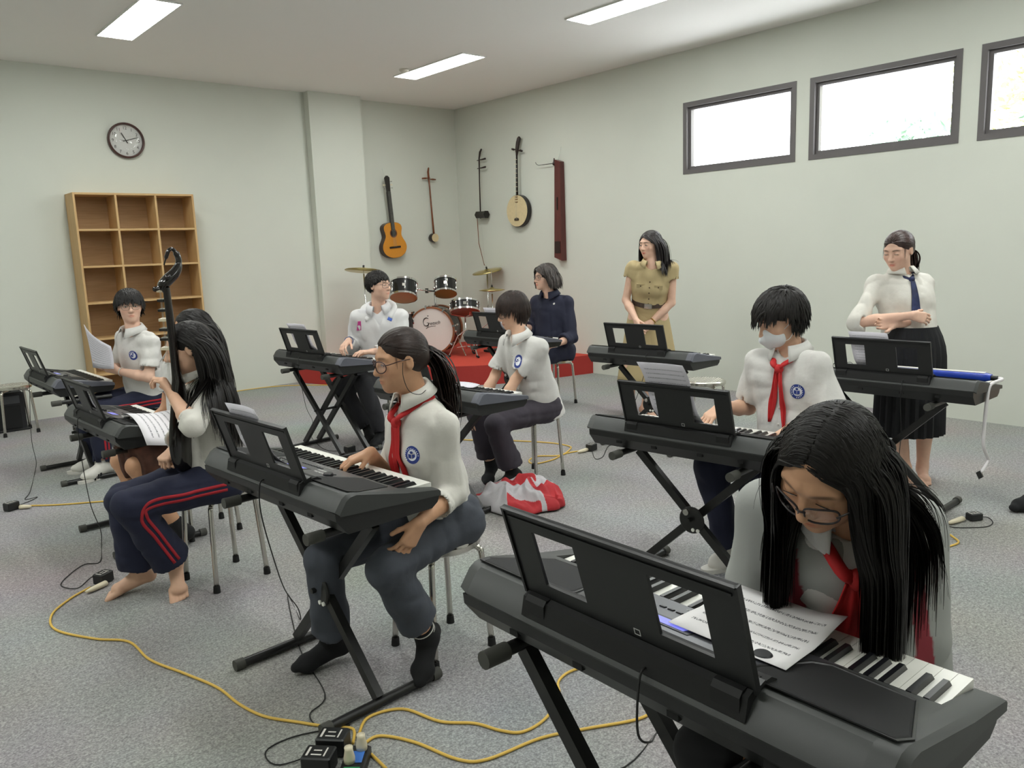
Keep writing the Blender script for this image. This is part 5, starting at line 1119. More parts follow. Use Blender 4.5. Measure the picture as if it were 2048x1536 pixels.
# the girl behind
F = figure('long haired girl mostly hidden behind the lute player', JT['girl_back'], .95, (-.95, .1), -.1)
skin_body(F, SK2, dict(L=dict(pose='relax'), R=dict(pose='relax')), hh=.005, hd=.005, h=.012)
shirt(F, WS, 'short', .6, h=.011, loose=1.05, hem=-.05); collar(F, WS, .04)
SKT = mat('plaid_skirt', '4a2c20', .9, var=.6, vscale=14); j = F.J
P_, Q_ = sdf_mesh([('u', Cap(j['hipL'], j['knL'], .1, .105, f1=True), .03), ('u', Cap(j['hipR'], j['knR'], .1, .105, f1=True), .03), ('u', Cap(j['hipL'], j['hipR'], .12), .05), ('u', Cap((j['hipL']+j['hipR'])/2, (j['knL']+j['knR'])/2, .09, .085, f1=True), .05)], .011, noise=FOLD); np_obj('skirt', P_, Q_, SKT, F.t, F.o)
foot_cover(F, BS, 'boot', inf=.008, top=.07, h=.008); eyes(F, .005); hair_long(F, HB, 800, .5, .009, 0, fwdw=-.8, lat=.4, side=-.02, grav=.3, stick=.6, cols=hcols(F, .0, True, Guard(F, .074, -.01, .05, .4)), thick=.2)
# the lute player
F = figure('barefoot girl with long black hair holding a pear-shaped lute', JT['girl_pipa'], .97, (-.93, .36), -.2)
skin_body(F, SK1, dict(L=dict(d=(-.35, .35, .85), n=(.75, -.6, .1), pose='grip'), R=dict(d=(-.75, -.5, -.35), n=(-.3, -.2, .9), pose='fist')), toes=(True, True), hh=.0045, hd=.0032, h=.010)
shirt(F, CR_, dict(L='rolled', R='three'), h=.008, loose=1.08, hem=-.07, sr=1.12); collar(F, CR_, .04); trousers(F, NT, h=.008, loose=1.14, hem=(.93, .90), flare=1.3, noise=FOLDT); side_stripes(F, 'L', RS); eyes(F, .005)
hair_long(F, HB, 1700, .52, .006, .0, fwdw=-.9, lat=.35, side=-.03, grav=.3, stick=.6, cols=hcols(F, .0, True, Guard(F, .074, -.02, .05, .4)), spread=.003, thick=.2)
# the boy in the hoodie
F = figure('boy in glasses and a white hoodie turning his head towards the drums', JT['boy_hoodie'], 1.06, (.36, -.93), .02)
skin_body(F, SK3, dict(R=dict(d=(-.75, -.45, -.4), n=(-.4, .1, .9), pose='piano'), L=dict(pose='relax')), hh=.004, hd=.0042, h=.012)
shirt(F, mat('hoodie_white', 'dad9d9', .8, bump=.1, bscale=50), 'long', h=.010, loose=1.16, hem=-.08, neck=.075, vneck=.14, sr=1.2); hd_ = F.shirt
MI = mat('inner_shirt', 'd9d8da', .8); bv0 = F.bv
j = F.J; P_, Q_ = sdf_mesh([('u', Cap(j['pel']+F.up*.1, j['neck']-F.up*.12, .137, .140, w=F.fwd, sq=1.3), .02), ('u', Cap(j['shL']+F.right*.03, j['shR']-F.right*.03, .055), .06), ('s', Cap(j['neck']+F.up*.01, j['neck']+F.up*.2+F.fwd*.05, .06, .066), .01), ('s', Cap(j['neck']+F.fwd*.08+F.up*.03, j['neck']+F.fwd*.125-F.up*.05, .03, .006), .01)], .01, noise=FOLD); np_obj('inner_shirt', P_, Q_, MI, F.t, F.o)
collar(F, MI, .045, .062, .042, 24)
q = MB(); ax = F.up
q.tube(smooth_path([j['neck']+F.right*.075+F.fwd*.07-ax*.06, j['neck']+F.right*.115-F.fwd*.0+ax*.0, j['neck']+F.right*.07-F.fwd*.085+ax*.02, j['neck']-F.fwd*.11+ax*.015, j['neck']-F.right*.07-F.fwd*.085+ax*.02, j['neck']-F.right*.115+ax*.0, j['neck']-F.right*.075+F.fwd*.07-ax*.06], 6), .036, 12, flat=.75); q.build('hood', MATS['hoodie_white'], hd_, smooth=True, origin=F.o)
for sgn, colr, nm in ((1, 'c2418c', 'pink_patch'), (-1, '5b7ddb', 'blue_patch')):
    a = j['shR' if sgn > 0 else 'shL']; e = j['elR' if sgn > 0 else 'elL']
    if sgn > 0: pth = [a+(e-a)*.18, a+(e-a)*.32, a+(e-a)*.45]; o_ = nrm(A(-.2, -.9, .1))
    else: pth = [j['neck']-F.up*.05-F.right*.07+F.fwd*.1, j['neck']-F.up*.07-F.right*.1+F.fwd*.1]; o_ = F.fwd
    ribbon(bv0, pth, o_, .022, mat(nm, colr, .8), nm, F, hd_, .0015)
trousers(F, BT, h=.011, loose=1.0, hem=(.92, .9)); foot_cover(F, BS, 'shoe', inf=.007, top=.03, h=.008); hair_short(F, HB, 380, .04, .05, .012, front=.062, side=.012, back=-.035, messy=.15); eyes(F, .006); glasses(F, '2c2a33', .0015, .025, .018, round_=.6)
d_ = nrm(j['wrR']-j['elR']); MB().lathe([(.033, -.006), (.036, 0), (.033, .006), (.03, 0)], 20, j['wrR']-d_*.01, d_, close=True).build('bracelet', mat('blue_bead', '4a6aa8', .4), F.t, origin=F.o)
# the boy in the centre
F = figure('boy in round glasses and short sleeves, hands resting on his knees', JT['boy_centre'], .97, (-.94, .33), -.3)
skin_body(F, SK1, dict(L=dict(d=(-.45, -.25, -.85), n=(-.85, -.3, .35), pose='relax'), R=dict(d=(-.5, .1, -.8), n=(-.8, .1, .4), pose='relax')), hh=.0034, hd=.0035, h=.011)
shirt(F, WS, 'short', .80, h=.009, loose=1.1, hem=-.09, sr=1.18); collar(F, WS, .055); buttons(F, WB, 5); trousers(F, PT, h=.009, loose=1.08, hem=(.84, .8), flare=1.25, noise=FOLDT); foot_cover(F, BS, 'sock', inf=.004, top=.045, h=.006)
badge(F, F.J['neck']-F.up*.095-F.right*.06+F.fwd*.1, F.fwd*.9-F.right*.35, .031); hair_short(F, HBR, 700, .095, .075, .010, front=.06, grav=.2, lift=.010, side=.02, back=-.07, n=12, messy=.24, stick=.05); eyes(F, .005); glasses(F, '3a3436', .0015, .025, .021, round_=.95)
# the woman in navy
F = figure('woman in glasses and a navy shirt with wavy greying hair, sitting before the drums', JT['woman_navy'], 1.08, (-.97, .23), 0, hs=1.0)
skin_body(F, SK3, dict(L=dict(pose='relax'), R=dict(pose='relax')), hh=.0042, hd=.005, h=.012, lips=(.9, .5, .5))
NV = mat('navy_shirt', '1e2136', .8, bump=.2, bscale=50, bdist=.004); shirt(F, NV, 'three', h=.010, loose=1.08, hem=-.08, sr=1.2, vneck=.07); collar(F, NV, .05); trousers(F, mat('navy_trousers', '22253a', .85), h=.011, loose=1.05)
foot_cover(F, BS, 'shoe', inf=.006, h=.009); decal_disc(F, F.J['neck']-F.up*.06-F.right*.085+F.fwd*.1, F.fwd, 0, .009, WSH, 'pin', F.shirt, .004)
d_ = nrm(F.J['wrL']-F.J['elL']); MB().lathe([(.027, -.008), (.03, -.006), (.03, .006), (.027, .008)], 16, F.J['wrL']-d_*.03, d_).build('watch', WSH, F.t, origin=F.o)
hair_long(F, HGR, 640, .20, .010, .02, n=12, grav=.2, level=-.055, stick=.1, thick=.3, side=-.0, cols=hcols(F, .012, False, True), lift=.012, jit=.18, capinf=.014, spread=.008); eyes(F, .006); glasses(F, '3a3a42', .0014, .025, .018, round_=.6)
# the woman in beige
F = figure('standing woman in a belted beige shirt dress with hands folded', JT['woman_beige'], 1.02, (-.99, .05), -.1)
BG = mat('beige_dress', 'b7a57c', .85, bump=.15, bscale=60, bdist=.004)
skin_body(F, SK3, dict(L=dict(d=(-.75, .25, -.55), n=(-.2, -.8, .5), pose='relax'), R=dict(d=(-.35, -.55, -.7), n=(-.6, .5, .4), pose='relax')), hh=.004, hd=.0042, h=.012, lips=(.85, .4, .42))
shirt(F, BG, 'cap', h=.009, loose=.95, hem=.02, vneck=.07, name='dress', bust=1); collar(F, BG, .05, .062, .03, 28); j = F.J
MBL = mat('brown_button', '4a3424', .5); buttons(F, MBL, 3, 0, .11, .045, .006); buttons(F, MBL, 3, 0, .26, .04, .006)
pc = j['pel']; rows = []; N = 60
for i, t in enumerate(np.linspace(0, 1, 14)):
    z = pc[2]+.16-t*.73; row = []
    for k in range(N):
        a = 2*math.pi*k/N; fold = .018*t*math.sin(a*7+.6*math.sin(a*3))+.008*t*math.sin(a*13+1); rx = .135+.125*t**.75+fold; ry = .105+.115*t**.75+fold
        c = pc+(F.up*.0); d = F.right*math.cos(a)*rx+F.fwd*math.sin(a)*ry; row.append((c[0]+d[0], c[1]+d[1], z))
    rows.append(row)
MB().grid(rows, True).build('dress_skirt', BG, F.shirt, smooth=True, solid=.004, origin=F.o)
w0 = pc+F.up*.15; LB = mat('brown_belt', '43342a', .5, var=.4, vscale=40)
MB().grid([[tuple(w0+A(0, 0, z)+(F.right*math.cos(a)*.142+F.fwd*math.sin(a)*.113)*sc) for a in np.linspace(0, 2*math.pi, 41)[:-1]] for z, sc in ((-.019, 1.02), (-.019, 1.08), (.019, 1.08), (.019, 1.02))], True).build('belt', LB, F.t, origin=F.o)
MB().obox(w0+F.fwd*.124, F.right*.032, F.up*.022, F.fwd*.004).build('buckle', M_steel, F.t, origin=F.o)
for e in (-1, 1):
    x, nn = hit(F.bv, j['neck']-F.up*.15+F.right*e*.075+F.fwd*.1, -F.fwd)
    if x is not None: MB().obox(x+F.fwd*.002, F.right*.035, F.up*.018, F.fwd*.003).build('pocket_flap', BG, F.shirt, origin=F.o); MB().lathe([(.006, 0), (.006, .006)], 10, x, F.fwd).build('button', MBL, F.shirt, origin=F.o)
d_ = nrm(j['wrL']-j['elL']); MB().lathe([(.026, -.006), (.03, 0), (.026, .006), (.024, 0)], 16, j['wrL']-d_*.02, d_, close=True).build('watch', mat('gold', 'b08d4a', .3, metal=1), F.t, origin=F.o)
hair_long(F, mat('hair_black_soft', '221b1b', .4, var=.3, vscale=40), 800, .33, .008, .015, n=16, grav=.32, level=-.2, side=.01, fwdw=-.3, lat=.5, stick=.5, spread=.004, thick=.2); eyes(F, .006)
# the masked boy
F = figure('boy in a white face mask and red neckerchief looking down at his keyboard', JT['boy_mask'], 1.0, (-.86, .5), -.42, hs=1.11)
F.J['head'] -= A(0, 0, .012)
skin_body(F, SK1, dict(R=dict(d=(-.9, .1, -.42), n=(-.35, 0, .95), pose='piano'), L=dict(d=(-.9, .1, -.3), n=(-.3, 0, .95), pose='relax')), hh=.0032, hd=.0033, h=.011)
shirt(F, WS, 'short', .80, h=.008, loose=1.1, hem=-.08, sr=1.2); collar(F, WS, .055); trousers(F, NT, h=.010, loose=1.08, hem=(.93, .93)); foot_cover(F, WSH, 'shoe', inf=.008, top=.02, h=.008, sole=WSH)
scarf(F, RSC, (.27, .24), wd=.035); badge(F, F.J['neck']-F.up*.15-F.right*.085+F.fwd*.1, F.fwd, .033); buttons(F, WB, 4)
E_ = lambda r, f, u, a, b, c: Ell(HP(F, r, f, u), (a*F.hs, b*F.hs, c*F.hs), (F.hr, F.hf, F.hu))
P_, Q_ = sdf_mesh([('u', E_(0, .047, -.052, .0635, .056, .054), .01), ('u', Cap(HP(F, 0, .088, -.014), HP(F, 0, .108, -.046), .008, .009), .022), ('u', Cap(HP(F, 0, .108, -.05), HP(F, 0, .088, -.088), .009, .009), .022), ('s', E_(0, -.035, -.03, .2, .075, .2), .004)], .004)
MK = mat('face_mask', 'e6e8ea', .75); mk = np_obj('face_mask', P_, Q_, MK, F.t, F.o)
for e in (-1, 1): MB().tube(smooth_path([HP(F, e*.058, .045, -.035), HP(F, e*.076, .01, -.015), HP(F, e*.081, -.015, .01), HP(F, e*.079, -.025, -.02), HP(F, e*.066, .02, -.07), HP(F, e*.056, .045, -.078)], 5), .0015, 5).build('ear_loop', MK, mk, origin=F.o)
hair_short(F, HB, 640, .085, .085, .010, front=.06, grav=.15, lift=.013, side=.025, back=-.04, n=11, messy=.3, part=1, stick=.03); eyes(F, .004)
# the woman in the white blouse
F = figure('standing woman in a white blouse and dark neck scarf with folded arms', JT['woman_white'], .97, (-.97, .1), -.3)
F.J['wrL'] = F.J['elR']*.55+F.J['elL']*.45+F.fwd*.10-A(0, 0, .03); F.J['wrR'] = F.J['elL']*.62+F.J['elR']*.38+F.fwd*.15+A(0, 0, .01)
skin_body(F, SK3, dict(R=dict(d=nrm(F.J['elL']-F.J['elR'])+A(0, 0, -.2), n=F.fwd, pose='relax'), L=dict(d=nrm(F.J['elR']-F.J['elL']), n=-F.fwd, pose='relax')), toes=(True, True), hh=.0038, hd=.0038, h=.012, lips=(.85, .5, .5))
shirt(F, CR_, dict(L='rolled', R='half'), h=.008, loose=1.06, hem=.05, sr=1.15, vneck=.01, bust=1); collar(F, CR_, .02, .058, .035, 16, lay=.035); j = F.J
SC = mat('navy_scarf', '1f2a52', .6, var=.7, vscale=18); k0 = j['neck']+F.fwd*.085-F.up*.05; q = MB(); q.tube(smooth_path([j['neck']+F.right*.05+F.fwd*.03, k0, j['neck']-F.right*.05+F.fwd*.03], 5), .013, 8); q.ball(k0+F.fwd*.012, .018, 8); q.build('neck_scarf', SC, F.shirt, smooth=True, origin=F.o)
rows = []
for i in range(12):
    t = i/11; p = k0-F.up*.24*t+F.right*.02*t; x, nn = hit(F.bv, p, -F.fwd); p = (x if x is not None else p)+F.fwd*.01; rows.append([p+F.right*(v*(.012+.018*t)) for v in (-1, -.3, .4, 1)])
MB().grid(rows).build('scarf_tail', SC, F.shirt, smooth=True, solid=.004, origin=F.o)
MB().obox(np.array(rows[-1][1])+F.fwd*.003, F.right*.022, F.up*.012, F.fwd*.002).build('scarf_tip', RSC, F.shirt, origin=F.o)
BK = mat('black_skirt', '15161a', .85); rows = []; N = 96; pc = j['pel']
for t in np.linspace(0, 1, 12):
    z = pc[2]+.13-t*.66; row = []
    for k in range(N):
        a = 2*math.pi*k/N; pl = (abs((k % 4)-2)/2-.5)*.016*min(1, t*2.2); q_ = min(1, t/.22)**.7; rx = .142+.05*q_+.016*t+pl; ry = .118+.032*q_+.018*t+pl; d = F.right*math.cos(a)*rx+F.fwd*math.sin(a)*ry; row.append((pc[0]+d[0], pc[1]+d[1], z))
    rows.append(row)
MB().grid(rows, True).build('pleated_skirt', BK, F.t, solid=.003, origin=F.o)
hair_tied(F, mat('hair_auburn', '3a2622', .4, var=.3, vscale=30), (0, -.1, -.03), N=620, wd=.008, tailL=.2, tailN=70, tailr=.014, loose=12, col_tie=None); eyes(F, .0028)
# the girl in the foreground
F = figure('girl in glasses and a grey school jacket bending over the nearest keyboard, hair hanging down', JT['girl_front'], .97, (-.97, .10), -.62, roll=.26, hs=.98)
skin_body(F, SK2, dict(L=dict(d=(-.4, .05, -.8), n=(-.7, -.4, .3), pose='relax'), R=dict(d=(-.4, -.05, -.8), n=(-.7, .4, .3), pose='relax')), hh=.0020, hd=.004, h=.010, brow=.13)
def jtint(P):
    """grey jacket with a maroon yoke band across the chest sides"""
    r = (P-F.J['neck'])@F.right; f = (P-F.J['neck'])@F.fwd; u = (P-F.J['neck'])@F.up; m_ = ((f > .03) & (np.abs(r) < np.where(r < 0, .12, .155)) & (np.abs(r) > .10-.1*np.clip(-u-.1, 0, 1)) & (u > -.4)).astype(float)[:, None]
    return A(.36, .37, .35)*(1-m_)+A(.30, .035, .05)*m_
shirt(F, mat('jacket_cloth', 'ffffff', .75, attr=True, bump=.1, bscale=60, bdist=.004), 'long', h=.006, loose=1.16, hem=-.06, tint=jtint, name='jacket', sr=1.3, neck=.075, vneck=.12, noise=[(.006, 8, 8, 6, True), (.003, 17, 17, 13, False)])
F.bv_j = F.bv; j = F.J
P_, Q_ = sdf_mesh([('u', Cap(j['pel']+F.up*.1, j['neck']-F.up*.12, .137, .142, w=F.fwd, sq=1.25), .02), ('u', Cap(j['shL']+F.right*.03, j['shR']-F.right*.03, .055), .06), ('s', Cap(j['neck']+F.up*.01, j['neck']+F.up*.2+F.fwd*.05, .06, .066), .01)], .008, noise=FOLD); np_obj('inner_shirt', P_, Q_, WS, F.t, F.o)
F.bv = bvh_of(P_, Q_); collar(F, WS, .05, .06, .04, 24); scarf(F, RSC, (.27, .25), wd=.085, knot=.07); trousers(F, BT, h=.011); foot_cover(F, BS, 'sock', inf=.004, top=.05, h=.008)
hc = hcols(F, .0, False, Guard(F, .066, .045, .06, .06))+[Cap(j['neck']-F.up*.03, j['head']-F.hu*.05-F.hf*.015, .058, .05), Cap(j['shL'], j['shR'], .066), Cap(j['shL'], j['elL'], .055, .055), Cap(j['shR'], j['elR'], .055, .055), Cap(j['pel']+F.up*.05, j['neck']-F.up*.1, .15, .155, w=F.fwd, sq=1.2)]
hair_long(F, HB, 3600, .45, .0027, .003, n=28, grav=.42, jit=.05, stick=.5, lat=.7, thick=.15, ramp=.15, side=-.02, cols=hc, lift=.005, fwdw=-.05, spread=.004, front=.068, capinf=.002)
eyes(F, .003); glasses(F, '2a2224', .0019, .027, .021, round_=.75, up_=-.012, f=.104)
# the foot at the right edge
e0 = V(4.69, 1.39, 0); F = Fig(); F.s = 1; F.o = (5.0, 1.28, 0); F.t = thing('person', 'black slip-on shoe and bare ankle of someone past the right edge', 'person', F.o)
an, to = A(4.90, 1.31, .085), A(4.72, 1.375, .03); P_, Q_ = sdf_mesh(foot_ops(F, an, to)+[('u', Cap(an, A(5.0, 1.28, .48), .034, .05), .02), ('u', Cap(A(5.0, 1.28, .48), A(5.38, 1.25, .55), .055, .08), .02)], .008); np_obj('body', P_, Q_, SK1, F.t, F.o, np.ones((len(P_), 3)))
P_, Q_ = sdf_mesh(foot_ops(F, an, to, .006)+[('s', Cap(an+A(-.02, 0, -.01), an+A(-.02, 0, .2), .05, .08), .01)], .005); np_obj('shoe', P_, Q_, BS, F.t, F.o)
# ---------------------------------------------------------------- papers
def sheet_mat(name, base='e9e6ea', rows=9, ink='55555c'):
    M = bpy.data.materials.new(name); M.use_nodes = True; nt = M.node_tree; p = nt.nodes['Principled BSDF']; L = nt.links.new; p.inputs['Roughness'].default_value = .8
    uv = nt.nodes.new('ShaderNodeUVMap'); sx = nt.nodes.new('ShaderNodeSeparateXYZ'); L(uv.outputs[0], sx.inputs[0])
    def mth(op, a, b=None):
        n = nt.nodes.new('ShaderNodeMath'); n.operation = op
        for i, v in enumerate((a, b)):
            if v is None: continue
            if isinstance(v, (int, float)): n.inputs[i].default_value = v
            else: L(v, n.inputs[i])
        return n.outputs[0]
    fr = mth('FRACT', mth('MULTIPLY', sx.outputs[1], rows)); band = mth('MULTIPLY', mth('GREATER_THAN', fr, .35), mth('LESS_THAN', fr, .62))
    cb = nt.nodes.new('ShaderNodeCombineXYZ'); L(mth('MULTIPLY', sx.outputs[0], 90), cb.inputs[0]); L(mth('MULTIPLY', sx.outputs[1], rows*5), cb.inputs[1])
    n = nt.nodes.new('ShaderNodeTexNoise'); n.inputs['Scale'].default_value = 1; n.inputs['Detail'].default_value = 2; L(cb.outputs[0], n.inputs['Vector'])
    mk = mth('MULTIPLY', band, mth('GREATER_THAN', n.outputs['Fac'], .5)); ln = mth('MULTIPLY', mth('GREATER_THAN', fr, .47), mth('LESS_THAN', fr, .50)); mk = mth('MAXIMUM', mk, ln)
    ed = mth('MULTIPLY', mth('MULTIPLY', mth('GREATER_THAN', sx.outputs[0], .08), mth('LESS_THAN', sx.outputs[0], .92)), mth('MULTIPLY', mth('GREATER_THAN', sx.outputs[1], .1), mth('LESS_THAN', sx.outputs[1], .9)))
    mk = mth('MULTIPLY', mk, mth('MULTIPLY', ed, .8)); mx = nt.nodes.new('ShaderNodeMix'); mx.data_type = 'RGBA'; L(mk, mx.inputs[0]); mx.inputs[6].default_value = lin(base); mx.inputs[7].default_value = lin(ink); L(mx.outputs[2], p.inputs['Base Color'])
    p.inputs['Transmission Weight'].default_value = 0
    return M
SM = sheet_mat('sheet_music'); SM2 = sheet_mat('sheet_music_fine', 'e4e1ea', 14, '8a8a92')
def sheet(lab, rows, mt=SM, group='sheets of music'):
    """rows: grid of points; one thin sheet of paper with printed lines"""
    nr, nc = len(rows), len(rows[0]); c = V(rows[0][0]); q = MB(); q.grid([[V(p)-c for p in r] for r in rows]); o = q.build('sheet_music', mt, None, smooth=True); o.location = c
    uvl = o.data.uv_layers.new(name='UVMap')
    for lp in o.data.loops: i = lp.vertex_index; uvl.data[lp.index].uv = ((i % nc)/(nc-1), (i//nc)/(nr-1))
    md = o.modifiers.new('solid', 'SOLIDIFY'); md.thickness = .0008; return tag(o, lab, 'paper', group)
def rest_sheet(i, y0, y1, h, lab, drop=.05, mt=SM2, lean=.292, arch=.0, sl=0):
    rows = []
    for a in np.linspace(0, 1, 9):
        row = []
        for b in np.linspace(0, 1, 7):
            y = y1+(y0-y1)*b+sl*a; hh = h*a; x = .036-math.sin(lean)*hh+.006+.012*math.sin(b*math.pi)*a+(.05*(1-a/.35)**2 if a < .35 else 0)*(drop/.05)+max(0, hh-.19)**2*-3*(1+arch); z = .136+math.cos(lean)*hh
            row.append(kbp(i, x, y, z))
        rows.append(row)
    return sheet(lab, rows, mt)
rest_sheet(2, -.06, .15, .225, 'sheet of music leaning behind the rest of the ponytailed girl\'s keyboard')
rest_sheet(7, -.10, .115, .285, 'tall sheet of music standing on the masked boy\'s keyboard rest', sl=.02)
rest_sheet(8, -.06, .15, .225, 'sheet of music on the keyboard rest before the woman in the white blouse', sl=.02)
rest_sheet(3, -.13, .12, .23, 'sheet of music on the keyboard rest of the boy in the hoodie', sl=.03)
rest_sheet(5, -.10, .10, .235, 'sheet of music on the keyboard rest of the woman in navy')
rest_sheet(1, -.10, .10, .18, 'narrow sheet showing through the rest of the keyboard before the lute player')
def ztop_(x): return .128-(x-.066)*(.04/.196)
rows = []
for a in np.linspace(0, 1, 8):
    row = []
    for b in np.linspace(0, 1, 10):
        x = .135+.26*a; y = -.005-.235*b+.03*a; z = max(ztop_(x), .0885)+.006+.012*math.sin(a*2.4)*(1-.3*b)+.012*max(0, b-.75)*4*a; row.append(kbp(9, x, y, z))
    rows.append(row)
sheet('sheet of printed music lying across the keys of the nearest keyboard', rows, sheet_mat('sheet_music_large', 'eceaea', 7, '4a4a50'))
rows = []
for a in np.linspace(0, 1, 10):
    row = []
    for b in np.linspace(0, 1, 12):
        x = .12+.27*a; y = -.20-.36*b; z = (max(ztop_(x), .09)+.022+.03*math.sin(min(1, b*1.6)*math.pi)*(.6+.4*a)) - max(0, b-.55)**2*.55; row.append(kbp(1, x, y, z))
    rows.append(row)
sheet('large sheet of music draped over the end of the lute player\'s keyboard', rows)
rows = [[kbp(4, .17+.19*a, -.02-.2*b+.1*a, max(ztop_(.17+.19*a), .088)+.008+.006*math.sin(b*3)) for b in np.linspace(0, 1, 7)] for a in np.linspace(0, 1, 6)]
sheet('plain sheet lying on the keys behind the ponytail', rows, SM2)
c0, c1, c2, c3 = aty(174, 648, 6.22), aty(228, 692, 6.02), aty(186, 735, 6.25), aty(228, 738, 6.02)
rows = [[c0.lerp(c1, b).lerp(c2.lerp(c3, b), a)+V(-.03, -.02, 0)*math.sin(b*math.pi)*(1-.5*a)+V(-.02, 0, 0)*(1-a)**2 for b in np.linspace(0, 1, 8)] for a in np.linspace(0, 1, 8)]
sheet('sheet of paper held up by the boy before the bookcase', rows, SM2)
# ---------------------------------------------------------------- pear-shaped lute held by the barefoot girl
B_, T_ = aty(372, 938, 3.63), aty(330, 575, 3.57); u = (T_-B_).normalized(); n_ = (-CR-u*(-CR).dot(u)).normalized(); l_ = u.cross(n_)
t = thing('pipa_lute', 'black pear-shaped lute with a hooked scroll head, held upright by the barefoot girl', 'lute', B_)
LQ = mat('black_lacquer', '15100e', .18, coat=.4); L_ = (T_-B_).length
pr = [(0, .0, .02), (.01, .07, .03), (.06, .12, .035), (.14, .14, .036), (.22, .12, .034), (.32, .075, .03), (.40, .045, .025), (.46, .03, .02), (L_*.8, .024, .017), (L_, .02, .015)]
rows = []
for h, wd, th in [(p.x, p.y, p.z) for p in smooth_path(pr, 4)]:
    rows.append([u*h+l_*(max(.001, wd)*math.cos(a))+n_*((th*math.sin(a)*.35 if math.sin(a) > 0 else th*1.3*math.sin(a))) for a in np.linspace(0, 2*math.pi, 21)[:-1]])
MB().grid(rows, True).build('body', LQ, t, smooth=True)
for k in range(7): h = L_*.985-k*.042; MB().obox(u*h+n_*.018, l_*.02, n_*(.012+.002*k), u*.0055).build('fret', LQ if k % 3 else M_ivory, t)
for k in range(5): h = .34-k*.03; MB().obox(u*h+n_*.02, l_*.03, n_*.008, u*.003).build('fret', M_ivory, t)
hk = [aty(a, b, 3.57)-B_ for a, b in ((331, 582), (325, 572), (335, 560), (350, 545), (357, 528), (355, 512), (346, 499), (338, 500), (333, 512), (328, 530))]
hp_ = smooth_path(hk, 5); N = len(hp_); MB().tube(hp_, [.016+.014*math.sin(min(1, i/N*2.2)*math.pi)*(i < N*.45)+(-.006 if i > N*.6 else 0)-(.006 if i > N*.9 else 0) for i in range(N)], 10, flat=.8).build('scroll_head', LQ, t, smooth=True)
for k, (a, b) in enumerate(((322, 575), (345, 552))):
    c = aty(a, b, 3.57)-B_; MB().tube([c-l_*.03, c+l_*.02, c+l_*.06], [.006, .008, .011], 8).build('tuning_peg', LQ, t, smooth=True)
for s in (-1, 0, 1): MB().cyl(u*.12+l_*s*.012+n_*.03, u*L_+l_*s*.006+n_*.022, .0006, n=4).build('string', M_hook, t)
# ---------------------------------------------------------------- blue mouth organ and spectacles on the far right keyboard
BLU = mat('blue_plastic', '2344b4', .25); a, b = kbp(8, .30, .12, .098), kbp(8, .31, -.445, .102)
t = thing('melodica', 'blue mouth organ with a white hose lying across the keyboard at right', 'melodica', a); d = (b-a).normalized(); up_ = V(0, 0, 1); sd = d.cross(up_); L_ = (b-a).length
rows = []
for q, s in ((0, .75), (.01, .95), (.03, 1), (L_-.05, 1), (L_-.02, .95), (L_, .7)): rows.append([d*q+sd*(.036*s*math.copysign(abs(math.cos(w_))**.6, math.cos(w_)))+up_*(.022*s*math.copysign(abs(math.sin(w_))**.6, math.sin(w_))+.006) for w_ in np.linspace(0, 2*math.pi, 17)[:-1]])
m_ = MB(); m_.grid(rows, True); m_.add(rows[0], [tuple(range(15, -1, -1))]); m_.add(rows[-1], [tuple(range(16))]); m_.build('body', BLU, t, smooth=True)
MB().obox(d*(L_*.5)+up_*.0275, d*(L_*.45), sd*.018, up_*.003).build('key_strip', WSH, t)
MB().cyl(d*L_+up_*.004, d*(L_+.03)+up_*.004, .013, n=12).build('mouth_socket', M_black, t, angle=40)
e = d*(L_+.03)+up_*.004; yy = (a+e).y; hs_ = [aty(x, y, yy)-a for x, y in ((1981, 770), (1974, 800), (1969, 850), (1967, 890), (1974, 912), (1976, 922), (1962, 945))]
MB().tube(smooth_path([e, e+d*.02-up_*.004]+hs_, 6), .0085, 8).build('hose', mat('hose_white', 'e4e0e2', .4), t, smooth=True)
MB().obox(hs_[-1]+V(0, 0, -.012)-CR*.006, (CR*.5-up_).normalized()*.02, sd*.008, (CR+up_*.5).normalized()*.011).build('mouthpiece', M_black, t)
t = thing('eyeglasses', 'pair of dark spectacles lying on the keyboard before the woman in white', 'glasses', kbp(8, .2, .30, .107)); q = MB()
for s in (-1, 1):
    q.tube([(.02*math.sin(a), s*.032+.025*math.cos(a), .018+.018*math.sin(a)) for a in np.linspace(0, 2*math.pi, 19)], .0016, 6); q.tube([(0, s*.058, .022), (.08, s*.05, .02), (.11, s*.045, .006)], .0016, 6)
q.tube([(0, -.008, .022), (0, .008, .022)], .0016, 6); q.build('frame', M_black, t, smooth=True)
# ---------------------------------------------------------------- jacket heap
jc = atz(1045, 1008, 0); t = thing('jacket', 'crumpled red and grey school jacket dropped on the carpet', 'jacket', (jc.x, jc.y, 0))
NX, NY = 200, 140; X_, Y_ = np.meshgrid(np.linspace(-1, 1, NX), np.linspace(-1, 1, NY)); r1 = nrm(A(CR.x, CR.y, 0)); f1 = nrm(A(CF.x, CF.y, 0))
wob = 1+.22*lattice(np.cos(np.arctan2(Y_, X_))*2+5, np.sin(np.arctan2(Y_, X_))*2+3, X_*0+1.5); R_ = np.maximum(np.abs(X_), np.abs(Y_)); rr = np.sqrt(X_**2+Y_**2)+1e-9; sx_ = X_*R_/rr*wob; sy_ = Y_*R_/rr*wob
wx = sx_*.27+.03*lattice(sx_*3, sy_*3, X_*0+2); wy = sy_*.25+.03*lattice(sx_*3+9, sy_*3, X_*0+7)
rdg = lambda f, o: 1-np.abs(lattice(wx*f+o, wy*f+o*1.7, X_*0+o))**1.15*1.5
env = np.clip(1-R_**2, 0, 1)**.5
